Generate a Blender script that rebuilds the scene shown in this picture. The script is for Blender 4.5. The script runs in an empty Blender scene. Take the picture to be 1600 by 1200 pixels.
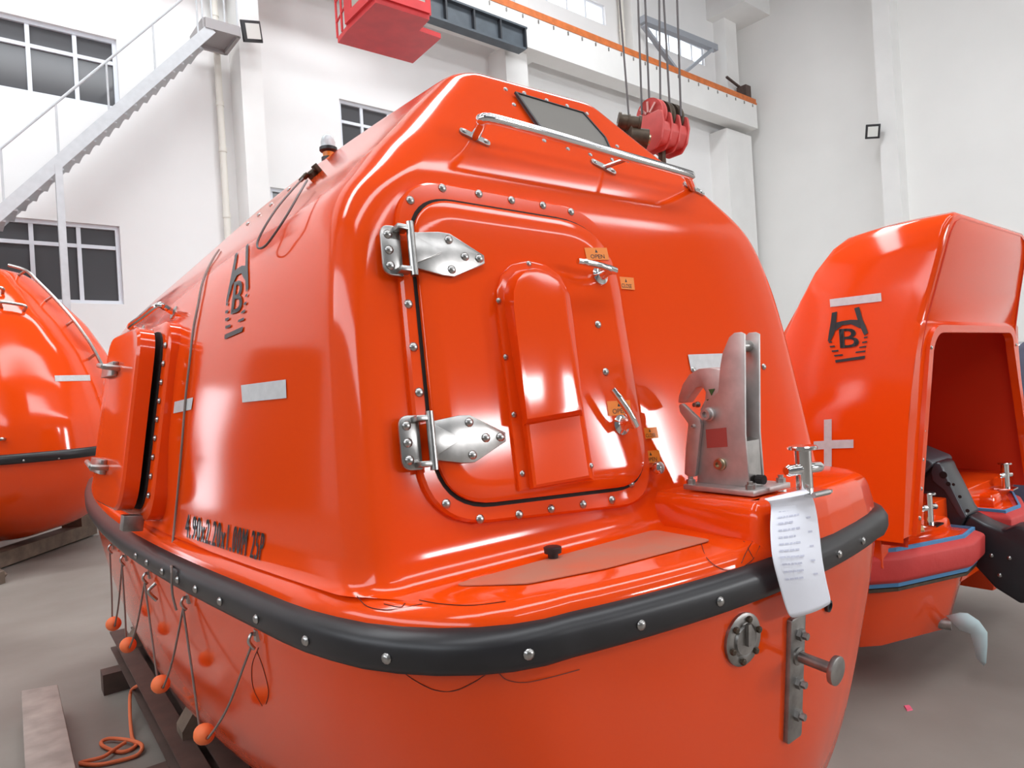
import bpy, bmesh, math, random
from mathutils import Vector, Matrix
from mathutils.bvhtree import BVHTree
random.seed(7)
sc = bpy.context.scene
COL = sc.collection
PI = math.pi

# ------------------------------------------------------------------ camera
CAM_Z = 1.68
FPX = 1070.0                      # focal length in pixels of the 1600x1200 frame
ROLL = math.atan(0.06)
YAW = math.radians(50.4)
FWD = Vector((math.cos(YAW), math.sin(YAW), 0))
RGT = Vector((math.sin(YAW), -math.cos(YAW), 0))
UP = Vector((0, 0, 1))
CAM = Vector((0, 0, CAM_Z))
cd = bpy.data.cameras.new('camera'); cam = bpy.data.objects.new('camera', cd); COL.objects.link(cam)
cd.sensor_width = 36; cd.lens = FPX / 1600 * 36; cd.clip_start = 0.05; cd.clip_end = 200
cx_ = RGT * math.cos(ROLL) - UP * math.sin(ROLL); cy_ = RGT * math.sin(ROLL) + UP * math.cos(ROLL); cz_ = -FWD
cam.matrix_world = Matrix(((cx_.x, cy_.x, cz_.x, 0), (cx_.y, cy_.y, cz_.y, 0), (cx_.z, cy_.z, cz_.z, CAM_Z), (0, 0, 0, 1)))
sc.camera = cam
def ray(px, py):
    dx, dy = (px - 800) / FPX, (py - 600) / FPX
    return FWD + cx_ * dx - cy_ * dy
def at_x(px, py, X): r = ray(px, py); return CAM + r * ((X - CAM.x) / r.x)
def at_y(px, py, Y): r = ray(px, py); return CAM + r * ((Y - CAM.y) / r.y)
def at_z(px, py, Z): r = ray(px, py); return CAM + r * ((Z - CAM.z) / r.z)
def at_d(px, py, d): return CAM + ray(px, py) * d

# ------------------------------------------------------------------ world, light, exposure
sc.view_settings.view_transform = 'Standard'; sc.view_settings.look = 'None'
sc.view_settings.gamma = 1.0; sc.view_settings.use_curve_mapping = False
sc.view_settings.exposure = 1.06
sc.cycles.max_bounces = 8; sc.cycles.diffuse_bounces = 5; sc.cycles.glossy_bounces = 4
sc.cycles.sample_clamp_indirect = 6.0
w = bpy.data.worlds.new('overcast_sky'); sc.world = w; w.use_nodes = True
w.node_tree.nodes['Background'].inputs[0].default_value = (0.86, 0.93, 1.0, 1)
w.node_tree.nodes['Background'].inputs[1].default_value = 2.2
ROOM = dict(x0=-12.0, x1=25.0, y0=-14.0, y1=15.0, z1=16.1)
def area(name, loc, rot, sx, sy, power, col=(1, 1, 1)):
    l = bpy.data.lights.new(name, 'AREA'); l.shape = 'RECTANGLE'; l.size = sx; l.size_y = sy; l.energy = power; l.color = col
    o = bpy.data.objects.new(name, l); COL.objects.link(o); o.location = loc; o.rotation_euler = rot; return o
# daylight coming in through the roof lights and the windows and gateway of the unseen walls, plus an added high fill
area('roof_light_daylight', (3, -3.5, 15.9), (0, 0, 0), 26, 2.6, 480, (.97, .985, 1))
area('roof_light_daylight', (3, 8.5, 15.9), (0, 0, 0), 26, 2.6, 860, (.97, .985, 1))
area('south_gate_daylight', (16.4, -13.8, 4.0), (PI / 2, 0, 0), 2.6, 3.0, 430, (.97, .98, 1))
area('south_window_daylight', (9.6, -13.8, 4.9), (PI / 2, 0, 0), 3.6, 1.1, 210, (.97, .98, 1))
area('south_high_fill', (10, -13.8, 14.4), (PI / 2, 0, 0), 26, 1.6, 420, (.97, .98, 1))  # added fill lamp, brightens the boat's end face
area('west_window_daylight', (-11.8, 0, 8.5), (0, -PI / 2, 0), 3.6, 20, 110, (.95, .98, 1))

# ------------------------------------------------------------------ materials
MATS = {}
def mat(name, col, rough=.5, metal=0., spec=.5, coat=0., noise=0., nscale=6., bump=0., bscale=60., col2=None, emit=None, alpha=None, ramp=(.35, .7)):
    if name in MATS: return MATS[name]
    m = bpy.data.materials.new(name); m.use_nodes = True; nt = m.node_tree; b = nt.nodes['Principled BSDF']
    b.inputs['Base Color'].default_value = (*col, 1); b.inputs['Roughness'].default_value = rough
    b.inputs['Metallic'].default_value = metal; b.inputs['Specular IOR Level'].default_value = spec
    b.inputs['Coat Weight'].default_value = coat
    if coat: b.inputs['Coat Roughness'].default_value = .04
    tc = nt.nodes.new('ShaderNodeTexCoord')
    if noise or col2:
        n = nt.nodes.new('ShaderNodeTexNoise'); n.inputs['Scale'].default_value = nscale; n.inputs['Detail'].default_value = 6
        nt.links.new(tc.outputs['Object'], n.inputs['Vector'])
        r = nt.nodes.new('ShaderNodeValToRGB'); r.color_ramp.elements[0].position, r.color_ramp.elements[1].position = ramp
        c2 = col2 or tuple(max(0, c * (1 - noise)) for c in col)
        r.color_ramp.elements[0].color = (*c2, 1); r.color_ramp.elements[1].color = (*col, 1)
        nt.links.new(n.outputs['Fac'], r.inputs['Fac']); nt.links.new(r.outputs['Color'], b.inputs['Base Color'])
    if bump:
        n = nt.nodes.new('ShaderNodeTexNoise'); n.inputs['Scale'].default_value = bscale; n.inputs['Detail'].default_value = 4
        nt.links.new(tc.outputs['Object'], n.inputs['Vector'])
        bp = nt.nodes.new('ShaderNodeBump'); bp.inputs['Strength'].default_value = bump; bp.inputs['Distance'].default_value = .02
        nt.links.new(n.outputs['Fac'], bp.inputs['Height']); nt.links.new(bp.outputs['Normal'], b.inputs['Normal'])
    if emit: b.inputs['Emission Color'].default_value = (*emit[:3], 1); b.inputs['Emission Strength'].default_value = emit[3]
    MATS[name] = m; return m
ORANGE = mat('orange_gelcoat', (.83, .066, .004), .10, spec=.5, bump=.02, bscale=1.8)
ORANGE_IN = mat('orange_rough_laminate', (.70, .045, .008), .55)
DUSTY = mat('orange_nonslip', (.66, .15, .075), .8, nscale=9, col2=(.52, .20, .13))
RUBBER = mat('black_rubber', (.018, .016, .018), .38, noise=.3, nscale=14)
DARK = mat('dark_gap', (.012, .008, .007), .8)
STEEL = mat('stainless_steel', (.52, .50, .48), .30, metal=1, noise=.25, nscale=30)
STEEL_D = mat('dull_steel', (.42, .40, .38), .42, metal=1, noise=.4, nscale=22)
STEEL_Y = mat('bronze_tinted_steel', (.46, .38, .26), .35, metal=1)
CHROME = mat('polished_steel', (.78, .77, .76), .10, metal=1)
TAPE = mat('silver_reflective_tape', (.60, .60, .60), .40, noise=.12, nscale=40)
HOOKM = mat('hook_steel', (.58, .54, .52), .5, metal=.85, noise=.25, nscale=18)
BLACKP = mat('black_print', (.012, .012, .014), .35)
STICK = mat('amber_sticker', (.85, .22, .01), .4)
GREY_IN = mat('grey_tinted_glass', (.26, .245, .225), .12, spec=.5)
PAPER = mat('paper', (.80, .80, .86), .8)
INK = mat('grey_ink', (.56, .56, .66), .8)
WHITEW = mat('white_plaster', (.87, .86, .85), .9, noise=.05, nscale=.55, bump=.04, bscale=1.2)
WHITER = mat('white_plaster_side', (.85, .84, .815), .9, noise=.05, nscale=.4, bump=.05, bscale=.9)
CONC = mat('white_painted_concrete', (.83, .82, .80), .85, noise=.05, nscale=1.2)
FLOORM = mat('dusty_concrete_floor', (.27, .242, .212), .6, noise=.22, nscale=.9, bump=.05, bscale=12, col2=(.185, .160, .138))
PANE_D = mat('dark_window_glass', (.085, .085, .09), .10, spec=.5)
WFRAME = mat('white_window_frame', (.74, .77, .82), .45)
GALV = mat('galvanised_paint', (.60, .62, .64), .45, noise=.1, nscale=8)
PIPEM = mat('cream_plastic_pipe', (.76, .73, .66), .5)
REDM = mat('red_crane_paint', (.72, .045, .05), .45, noise=.15, nscale=3)
REDD = mat('faded_red_paint', (.66, .09, .08), .5, noise=.2, nscale=6)
GREYB = mat('blue_grey_steel_paint', (.085, .105, .125), .5, noise=.2, nscale=4)
RAILM = mat('orange_rail_paint', (.74, .20, .05), .6, noise=.25, nscale=5)
WIREM = mat('wire_rope', (.12, .11, .11), .55, metal=.5)
GREASE = mat('greasy_brown_metal', (.10, .07, .045), .5, metal=.5, noise=.4, nscale=20)
BLACKPL = mat('black_plastic', (.02, .02, .022), .4)
LAMPG = mat('lamp_glass', (.62, .66, .68), .15, spec=.6)
LENS = mat('floodlight_lens', (.74, .74, .70), .45)
BROWNST = mat('brown_primed_steel', (.10, .06, .048), .6, noise=.35, nscale=8)
WOOD = mat('weathered_wood', (.40, .33, .29), .8, noise=.35, nscale=7)
WOOD2 = mat('old_cradle_wood', (.20, .145, .105), .8, noise=.4, nscale=9)
ROPEM = mat('orange_rope', (.70, .16, .06), .8)
LINEM = mat('grey_grab_line', (.22, .17, .15), .7)
FLOATM = mat('orange_foam_float', (.86, .17, .045), .6)

# ------------------------------------------------------------------ mesh helpers
class MB:
    def __init__(s): s.v = []; s.f = []
    def add(s, vs, fs):
        o = len(s.v); s.v += [Vector(v) for v in vs]; s.f += [tuple(i + o for i in f) for f in fs]; return s
    def box(s, c, size, m=None):
        hx, hy, hz = [q / 2 for q in size]; c = Vector(c)
        vs = [Vector((x * hx, y * hy, z * hz)) for x in (-1, 1) for y in (-1, 1) for z in (-1, 1)]
        vs = [c + (m @ v if m else v) for v in vs]
        return s.add(vs, [(0, 1, 3, 2), (4, 6, 7, 5), (0, 4, 5, 1), (2, 3, 7, 6), (0, 2, 6, 4), (1, 5, 7, 3)])
    def box2(s, a, b):
        a, b = Vector(a), Vector(b); return s.box((a + b) / 2, [abs(q) for q in (b - a)])
    def bar(s, a, b, w_, h_, up=(0, 0, 1)):
        a, b = Vector(a), Vector(b); d = (b - a); L = d.length; d.normalize(); u = Vector(up)
        x = d.cross(u)
        if x.length < 1e-4: x = d.cross(Vector((1, 0, 0)))
        x.normalize(); z = x.cross(d)
        m = Matrix((x, d, z)).transposed()
        return s.box((a + b) / 2, (w_, L, h_), m)
    def tube(s, pts, r, seg=8, cap=True, closed=False):
        pts = [Vector(p) for p in pts]; n = len(pts); rs = r if isinstance(r, (list, tuple)) else [r] * n
        T = []
        for i in range(n):
            a = pts[(i - 1) % n] if (closed or i > 0) else pts[0]; b = pts[(i + 1) % n] if (closed or i < n - 1) else pts[-1]
            t = (b - a); T.append(t.normalized() if t.length > 1e-9 else Vector((0, 0, 1)))
        u = T[0].orthogonal().normalized(); o = len(s.v)
        for i in range(n):
            u = (u - T[i] * u.dot(T[i])); u = u.normalized() if u.length > 1e-6 else T[i].orthogonal().normalized(); v = T[i].cross(u)
            for k in range(seg):
                a = 2 * PI * k / seg; s.v.append(pts[i] + (u * math.cos(a) + v * math.sin(a)) * rs[i])
        for i in range(n if closed else n - 1):
            j = (i + 1) % n
            for k in range(seg):
                l = (k + 1) % seg; s.f.append((o + i * seg + k, o + i * seg + l, o + j * seg + l, o + j * seg + k))
        if cap and not closed:
            s.f.append(tuple(o + k for k in range(seg))[::-1]); s.f.append(tuple(o + (n - 1) * seg + k for k in range(seg)))
        return s
    def cyl(s, a, b, r, seg=16, r2=None): return s.tube([a, b], [r, r if r2 is None else r2], seg)
    def lathe(s, prof, seg=20, m=None):       # prof: (radius, height) along local z
        o = len(s.v); n = len(prof)
        for r, h in prof:
            for k in range(seg):
                a = 2 * PI * k / seg; v = Vector((r * math.cos(a), r * math.sin(a), h)); s.v.append(m @ v if m else v)
        for i in range(n - 1):
            for k in range(seg):
                l = (k + 1) % seg; s.f.append((o + i * seg + k, o + i * seg + l, o + (i + 1) * seg + l, o + (i + 1) * seg + k))
        s.f.append(tuple(o + k for k in range(seg))[::-1]); s.f.append(tuple(o + (n - 1) * seg + k for k in range(seg)))
        return s
    def prism(s, poly, n0, n1, fr):           # poly 2-D outline, fr(u,v,n)->Vector
        k = len(poly); o = len(s.v)
        s.v += [fr(u, v, n0) for u, v in poly] + [fr(u, v, n1) for u, v in poly]
        s.f.append(tuple(o + i for i in range(k))[::-1]); s.f.append(tuple(o + k + i for i in range(k)))
        for i in range(k): j = (i + 1) % k; s.f.append((o + i, o + j, o + k + j, o + k + i))
        return s
    def loft(s, rings, closed=True, cap0=True, cap1=True):
        n = len(rings[0]); o = len(s.v)
        for r in rings: s.v += [Vector(p) for p in r]
        for i in range(len(rings) - 1):
            for k in range(n if closed else n - 1):
                l = (k + 1) % n; s.f.append((o + i * n + k, o + i * n + l, o + (i + 1) * n + l, o + (i + 1) * n + k))
        if cap0: s.f.append(tuple(o + k for k in range(n))[::-1])
        if cap1: s.f.append(tuple(o + (len(rings) - 1) * n + k for k in range(n)))
        return s
    def mesh(s, name, m=None, smooth=False, bevel=0, bseg=2, angle=35, recalc=True, tri=False):
        me = bpy.data.meshes.new(name); bm = bmesh.new()
        vs = [bm.verts.new(v) for v in s.v]
        for f in s.f:
            try: bm.faces.new([vs[i] for i in f])
            except ValueError: pass
        bmesh.ops.remove_doubles(bm, verts=bm.verts, dist=1e-5)
        if recalc: bmesh.ops.recalc_face_normals(bm, faces=bm.faces)
        if bevel:
            es = [e for e in bm.edges if len(e.link_faces) == 2 and e.calc_face_angle(0) > math.radians(30)]
            bmesh.ops.bevel(bm, geom=es, offset=bevel, offset_type='OFFSET', segments=bseg, profile=.5, affect='EDGES', clamp_overlap=True)
        for f in bm.faces: f.smooth = smooth or bool(bevel)
        if smooth or bevel:
            for e in bm.edges:
                if len(e.link_faces) == 2 and e.calc_face_angle(0) > math.radians(angle): e.smooth = False
        bm.to_mesh(me); bm.free()
        if m: me.materials.append(m)
        return me
    def build(s, name, m=None, parent=None, M=None, **kw): return link(name, s.mesh(name, m, **kw), parent, M)
ABS = {}
def link(name, me, parent=None, M=None):
    o = bpy.data.objects.new(name, me); COL.objects.link(o); M = M or Matrix.Identity(4)
    if parent is not None:
        o.parent = parent; o.matrix_basis = ABS[parent.name].inverted() @ M; ABS[o.name] = M
    else: o.matrix_basis = M; ABS[o.name] = Matrix.Identity(4)
    return o
def tag(o, label, cat, group=None, kind=None):
    o['label'] = label; o['category'] = cat
    if group: o['group'] = group
    if kind: o['kind'] = kind
    return o
def thing(name, label, cat, M=None, group=None):
    o = bpy.data.objects.new(name, None); COL.objects.link(o); o.matrix_basis = M or Matrix.Identity(4); o.empty_display_size = .1
    ABS[o.name] = Matrix.Identity(4); return tag(o, label, cat, group)
def struct(name, mb, m, **kw): o = mb.build(name, m, **kw); o['kind'] = 'structure'; return o
def rot_z(a): return Matrix.Rotation(a, 4, 'Z')
def catmull(pts, n=8, closed=False):
    P = [Vector(p) for p in pts]; out = []; k = len(P)
    for i in range(k if closed else k - 1):
        p0 = P[(i - 1) % k] if (closed or i) else P[0] * 2 - P[1]; p1 = P[i]; p2 = P[(i + 1) % k]
        p3 = P[(i + 2) % k] if (closed or i + 2 < k) else P[-1] * 2 - P[-2]
        for j in range(n):
            t = j / n
            out.append(.5 * ((2 * p1) + (p2 - p0) * t + (2 * p0 - 5 * p1 + 4 * p2 - p3) * t * t + (3 * p1 - p0 - 3 * p2 + p3) * t ** 3))
    if not closed: out.append(P[-1].copy())
    return out
def fillet(pts, r, n=6, closed=True):
    """round the corners of a 2-D polygon; r a number or one per corner"""
    k = len(pts); out = []; P = [Vector(p) for p in pts]; rs = r if isinstance(r, (list, tuple)) else [r] * k
    for i in range(k):
        if not closed and i in (0, k - 1): out.append(P[i]); continue
        a, b, c = P[(i - 1) % k], P[i], P[(i + 1) % k]; d1 = (a - b); d2 = (c - b); ang = d1.angle(d2)
        t = min(rs[i] / math.tan(ang / 2), d1.length * .49, d2.length * .49) if rs[i] > 0 else 0
        if t <= 1e-6: out.append(b); continue
        p, q = b + d1.normalized() * t, b + d2.normalized() * t
        for j in range(n + 1):
            s_ = j / n; out.append(p * (1 - s_) ** 2 + b * 2 * s_ * (1 - s_) + q * s_ * s_)
    return out
def inset(poly, d):
    """move a 2-D polygon inward by d (counter-clockwise or clockwise handled by area sign)"""
    k = len(poly); A = sum(poly[i][0] * poly[(i + 1) % k][1] - poly[(i + 1) % k][0] * poly[i][1] for i in range(k)); sg = 1 if A > 0 else -1
    out = []
    for i in range(k):
        a, b, c = [Vector(poly[j % k]) for j in (i - 1, i, i + 1)]
        t1 = (b - a); t2 = (c - b)
        t1 = t1.normalized() if t1.length > 1e-9 else t2.normalized(); t2 = t2.normalized() if t2.length > 1e-9 else t1
        n1 = Vector((-t1.y, t1.x)) * sg; n2 = Vector((-t2.y, t2.x)) * sg; m_ = n1 + n2
        m_ = m_.normalized() if m_.length > 1e-6 else n1
        out.append(b + m_ * (d / max(.4, m_.dot(n1))))
    return out
def frame_M(o, n, up=(0, 0, 1)):
    """local axes: x sideways, y up the surface, z out of the surface"""
    n = Vector(n).normalized(); u = Vector(up).cross(n)
    if u.length < 1e-4: u = Vector((1, 0, 0))
    u.normalize(); v = n.cross(u)
    return Matrix(((u.x, v.x, n.x, o[0]), (u.y, v.y, n.y, o[1]), (u.z, v.z, n.z, o[2]), (0, 0, 0, 1)))

# ------------------------------------------------------------------ the hall
R_ = ROOM
def wall_holes(name, horiz0, horiz1, z0, z1, holes, mk, m, t=.4):
    """wall plate with real openings; mk(h, z, depth)->Vector, holes (h0,h1,z0,z1)"""
    hs = sorted({horiz0, horiz1, *[q for h in holes for q in h[:2]]}); zs = sorted({z0, z1, *[q for h in holes for q in h[2:]]})
    mb = MB()
    for i in range(len(hs) - 1):
        for j in range(len(zs) - 1):
            a, b, c, d = hs[i], hs[i + 1], zs[j], zs[j + 1]; mh, mz = (a + b) / 2, (c + d) / 2
            if any(h[0] < mh < h[1] and h[2] < mz < h[3] for h in holes): continue
            mb.add([mk(a, c, 0), mk(b, c, 0), mk(b, d, 0), mk(a, d, 0), mk(a, c, t), mk(b, c, t), mk(b, d, t), mk(a, d, t)],
                   [(0, 1, 2, 3), (7, 6, 5, 4)])
    for h in holes:
        a, b, c, d = h
        mb.add([mk(a, c, 0), mk(b, c, 0), mk(b, d, 0), mk(a, d, 0), mk(a, c, t), mk(b, c, t), mk(b, d, t), mk(a, d, t)],
               [(0, 4, 5, 1), (1, 5, 6, 2), (2, 6, 7, 3), (3, 7, 4, 0)])
    return struct(name, mb, m, recalc=False)
floor = struct('floor', MB().box2((R_['x0'], R_['y0'], -.2), (R_['x1'], R_['y1'], 0)), FLOORM)
ceil_holes = [(-10, 16, -4.8, -2.2), (-10, 16, 7.2, 9.8)]
wall_holes('ceiling', R_['x0'], R_['x1'], R_['y0'], R_['y1'], ceil_holes, lambda h, z, d: Vector((h, z, R_['z1'] + d)), mat('grey_roof_sheet', (.26, .26, .26), .8))
NW = [(-.75, 2.9, 7.50, 8.88), (-.8, 2.76, 3.68, 5.2), (7.58, 9.7, 7.05, 8.75), (5.78, 6.6, 5.2, 6.38), (11.4, 17.35, 13.3, 13.97), (19.45, 22.9, 13.36, 14.08)]
wall_holes('wall_north', R_['x0'], R_['x1'], 0, R_['z1'], NW + [(-5.6, -4.3, 0, 3.2)], lambda h, z, d: Vector((h, R_['y1'] + d, z)), WHITEW)
_e0, _e1 = at_x(1571, 536, R_['x1']), at_x(1640, 602, R_['x1'])
EW = [(_e1.y, _e0.y, _e1.z, _e0.z)]
wall_holes('wall_east', R_['y0'], R_['y1'], 0, R_['z1'], EW, lambda h, z, d: Vector((R_['x1'] + d, h, z)), WHITER)
SH = [(-3, 23, 13.6, 15.2), (15.1, 17.7, 2.5, 5.5), (7.8, 11.4, 4.35, 5.45)]
wall_holes('wall_south', R_['x0'], R_['x1'], 0, R_['z1'], SH, lambda h, z, d: Vector((h, R_['y0'] - d, z)), mat('grey_cladding', (.16, .165, .17), .7, noise=.2, nscale=1.5))
WH = [(-10, 10, 6.7, 10.3)]
wall_holes('wall_west', R_['y0'], R_['y1'], 0, R_['z1'], WH, lambda h, z, d: Vector((R_['x0'] - d, h, z)), mat('grey_west_cladding', (.30, .30, .30), .8, noise=.2, nscale=1.5))
# windows of the north wall
wn = [0]
GLASS = bpy.data.materials.new('clear_sky_glass'); GLASS.use_nodes = True
_nt = GLASS.node_tree; _nt.nodes.clear(); _o = _nt.nodes.new('ShaderNodeOutputMaterial'); _m = _nt.nodes.new('ShaderNodeMixShader'); _t = _nt.nodes.new('ShaderNodeBsdfTransparent'); _g = _nt.nodes.new('ShaderNodeBsdfGlossy')
_g.inputs['Roughness'].default_value = .05; _m.inputs[0].default_value = .08
_nt.links.new(_t.outputs[0], _m.inputs[1]); _nt.links.new(_g.outputs[0], _m.inputs[2]); _nt.links.new(_m.outputs[0], _o.inputs['Surface'])
def window(x0, x1, z0, z1, vx, hz, pane, y=None, fw=.07):
    wn[0] += 1; y = y or R_['y1'] + .12
    f = MB()
    for x in (x0 + fw / 2, x1 - fw / 2): f.box((x, y, (z0 + z1) / 2), (fw, .09, z1 - z0))
    for z in (z0 + fw / 2, z1 - fw / 2): f.box(((x0 + x1) / 2, y, z), (x1 - x0 - 2 * fw, .09, fw))
    o = struct('window_%d' % wn[0], f, WFRAME)
    for x in vx: MB().box((x, y, (z0 + z1) / 2), (fw, .07, z1 - z0 - 2 * fw)).build('mullion', WFRAME, o)
    for z in hz: MB().box(((x0 + x1) / 2, y, z), (x1 - x0 - 2 * fw, .06, fw)).build('transom', WFRAME, o)
    xs = [x0 + fw] + list(vx) + [x1 - fw]; zs = [z0 + fw] + list(hz) + [z1 - fw]
    for i in range(len(xs) - 1):
        for j in range(len(zs) - 1):
            MB().box(((xs[i] + xs[i + 1]) / 2, y + .02, (zs[j] + zs[j + 1]) / 2), (xs[i + 1] - xs[i], .012, zs[j + 1] - zs[j])).build('pane', pane, o)
    return o
window(*NW[0], (.25, 1.46, 2.2), (8.42,), PANE_D)
window(*NW[1], (.25, 1.34, 2.08), (4.78,), PANE_D)
window(*NW[2], (8.2, 8.95), (8.25,), PANE_D)
window(*NW[3], (6.2,), (), PANE_D)
window(*NW[4], tuple(11.4 + .85 * k for k in range(1, 7)), (), GLASS)
window(*NW[5], tuple(19.45 + .69 * k for k in range(1, 5)), (), GLASS)
ew = EW[0]; ewf = MB(); X_ = R_['x1'] + .1
for y in (ew[0] + .04, ew[1] - .04): ewf.box((X_, y, (ew[2] + ew[3]) / 2), (.09, .08, ew[3] - ew[2]))
for z in (ew[2] + .04, ew[3] - .04): ewf.box((X_, (ew[0] + ew[1]) / 2, z), (.09, ew[1] - ew[0] - .16, .08))
eo = struct('window_7', ewf, WFRAME)
ny = 4; nz = 2
for i in range(1, ny): MB().box((X_, ew[0] + (ew[1] - ew[0]) * i / ny, (ew[2] + ew[3]) / 2), (.07, .07, ew[3] - ew[2] - .16)).build('mullion', WFRAME, eo)
MB().box((X_, (ew[0] + ew[1]) / 2, ew[2] * .45 + ew[3] * .55), (.06, ew[1] - ew[0] - .16, .07)).build('transom', WFRAME, eo)
for i in range(ny): MB().box((X_ + .03, ew[0] + (ew[1] - ew[0]) * (i + .5) / ny, (ew[2] + ew[3]) / 2), (.012, (ew[1] - ew[0]) / ny, ew[3] - ew[2] - .1)).build('pane', GLASS, eo)
# dark offices behind the lower windows
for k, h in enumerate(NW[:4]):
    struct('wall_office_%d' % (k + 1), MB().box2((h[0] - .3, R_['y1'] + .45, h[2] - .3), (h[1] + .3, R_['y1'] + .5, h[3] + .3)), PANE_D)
# unseen slatted panel added on the north wall to darken the flank's reflection
dark_panel = struct('added_dark_panel', MB().box2((-9.6, 14.90, 0), (-5.75, 14.97, 4.4)), mat('brown_reflection_panel', (.10, .06, .045), .6))
for k in range(22): MB().box2((-9.6, 14.86, .02 + k * .2), (-5.75, 14.90, .17 + k * .2)).build('slat', MATS['brown_reflection_panel'], dark_panel)
# pilasters and beams
tn = [0]
def trim(a, b, m=CONC, **kw):
    tn[0] += 1; return struct('trim_%d' % tn[0], MB().box2(a, b), m, **kw)
trim((5.05, 14.35, 0), (5.50, 15.0, 16.1))
trim((12.25, 14.25, 0), (13.05, 15.0, 11.0))
trim((22.9, 14.25, 0), (24.6, 15.0, 10.75))
trim((13.05, 14.6, 11.0), (13.6, 15.0, 16.1))
trim((18.2, 14.6, 12.0), (18.8, 15.0, 16.1))
trim((23.6, 14.5, 12.0), (24.4, 15.0, 16.1))
trim((24.4, 8.95, 0), (25.0, 9.5, 16.1))
trim((23.2, 13.4, 15.2), (25.0, 15.0, 16.1))

# ------------------------------------------------------------------ the lifeboat in front
BZ = 1.20
BM = Matrix.Translation((1.4653, .7978, BZ)) @ rot_z(math.radians(-2.5))
BMI = BM.inverted()
LC = BMI @ CAM                                            # camera in boat space
def lray(px, py): return BMI.to_3x3() @ ray(px, py)
def bx(px, py, X): r = lray(px, py); return LC + r * ((X - LC.x) / r.x)
def by(px, py, Y): r = lray(px, py); return LC + r * ((Y - LC.y) / r.y)
def bz(px, py, Z): r = lray(px, py); return LC + r * ((Z - LC.z) / r.z)
def half_ring(yn, yf, wn_, wm, rx, ry, bow, mid=2.45, nE=10, nC=10, nS=22):
    pts = []
    def end(y0, sgn):
        e = []
        for i in range(nE):
            x = (wn_ - rx) * i / nE; e.append((x, y0 + sgn * bow * (x / wn_) ** 2))
        ys = y0 + sgn * bow * ((wn_ - rx) / wn_) ** 2
        for i in range(nC + 1):
            a = PI / 2 * i / nC; e.append((wn_ - rx + rx * math.sin(a), ys + sgn * ry * (1 - math.cos(a))))
        return e, ys + sgn * ry
    n_, ya = end(yn, 1); f_, yb = end(yf, -1)
    pts += n_
    for i in range(1, nS):
        y = ya + (yb - ya) * i / nS; h = (ya + yb) / 2; t = (y - h) / (h - ya)
        pts.append((wn_ + (wm - wn_) * (1 - t * t), y))
    pts += f_[::-1]
    P = pts[:]
    for _ in range(2):
        Q = P[:]
        for i in range(nE + nC - 3, len(P) - (nE + nC - 3)): Q[i] = tuple((P[i - 1][k] + 2 * P[i][k] + P[i + 1][k]) / 4 for k in (0, 1))
        P = Q
    return P
def full_ring(h, z):
    left = [Vector((-x, y, z)) for x, y in h]; right = [Vector((x, y, z)) for x, y in h[1:-1]][::-1]
    return left + right
def interp_levels(tab, n, smooth):
    s = [0]
    for a, b in zip(tab, tab[1:]): s.append(s[-1] + math.sqrt(sum((p - q) ** 2 for p, q in list(zip(a, b))[:3])) + 1e-6)
    out = []
    for i in range(n):
        t = s[-1] * i / (n - 1); k = max(j for j in range(len(s)) if s[j] <= t + 1e-9); k = min(k, len(s) - 2)
        u = (t - s[k]) / (s[k + 1] - s[k]); out.append([p * (1 - u) + q * u for p, q in zip(tab[k], tab[k + 1])])
    for _ in range(smooth):
        o2 = [r[:] for r in out]
        for i in range(1, n - 1): o2[i] = [(a + 2 * b + c) / 4 for a, b, c in zip(out[i - 1], out[i], out[i + 1])]
        out = o2
    return out
FACE0, FACEK = .375, .165                                 # end face plane: y = FACE0 + FACEK z
boat = thing('lifeboat', 'large glossy orange enclosed lifeboat in front, with an end hatch and a black rubber fender', 'lifeboat', BM)
# hull
HT = [  # z, yn, wn, wm, rx, ry, bow, yf
    (.00, .062, .958, 1.083, .38, .58, .17, 4.84), (-.08, .064, .950, 1.075, .38, .58, .17, 4.83), (-.30, .085, .895, 1.04, .40, .62, .18, 4.80),
    (-.50, .105, .835, .99, .42, .68, .19, 4.75), (-.70, .150, .760, .91, .42, .80, .2, 4.65), (-.85, .26, .61, .76, .40, .9, .2, 4.5),
    (-.95, .45, .42, .54, .30, .8, .2, 4.3), (-1.0, .8, .15, .25, .1, .3, .1, 4.0)]
hl = interp_levels(HT, 40, 4)
hull = MB().loft([full_ring(half_ring(l[1], l[7], l[2], l[3], l[4], l[5], l[6]), l[0]) for l in hl], cap0=False).build('hull', ORANGE, boat, smooth=True, angle=60)
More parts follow.
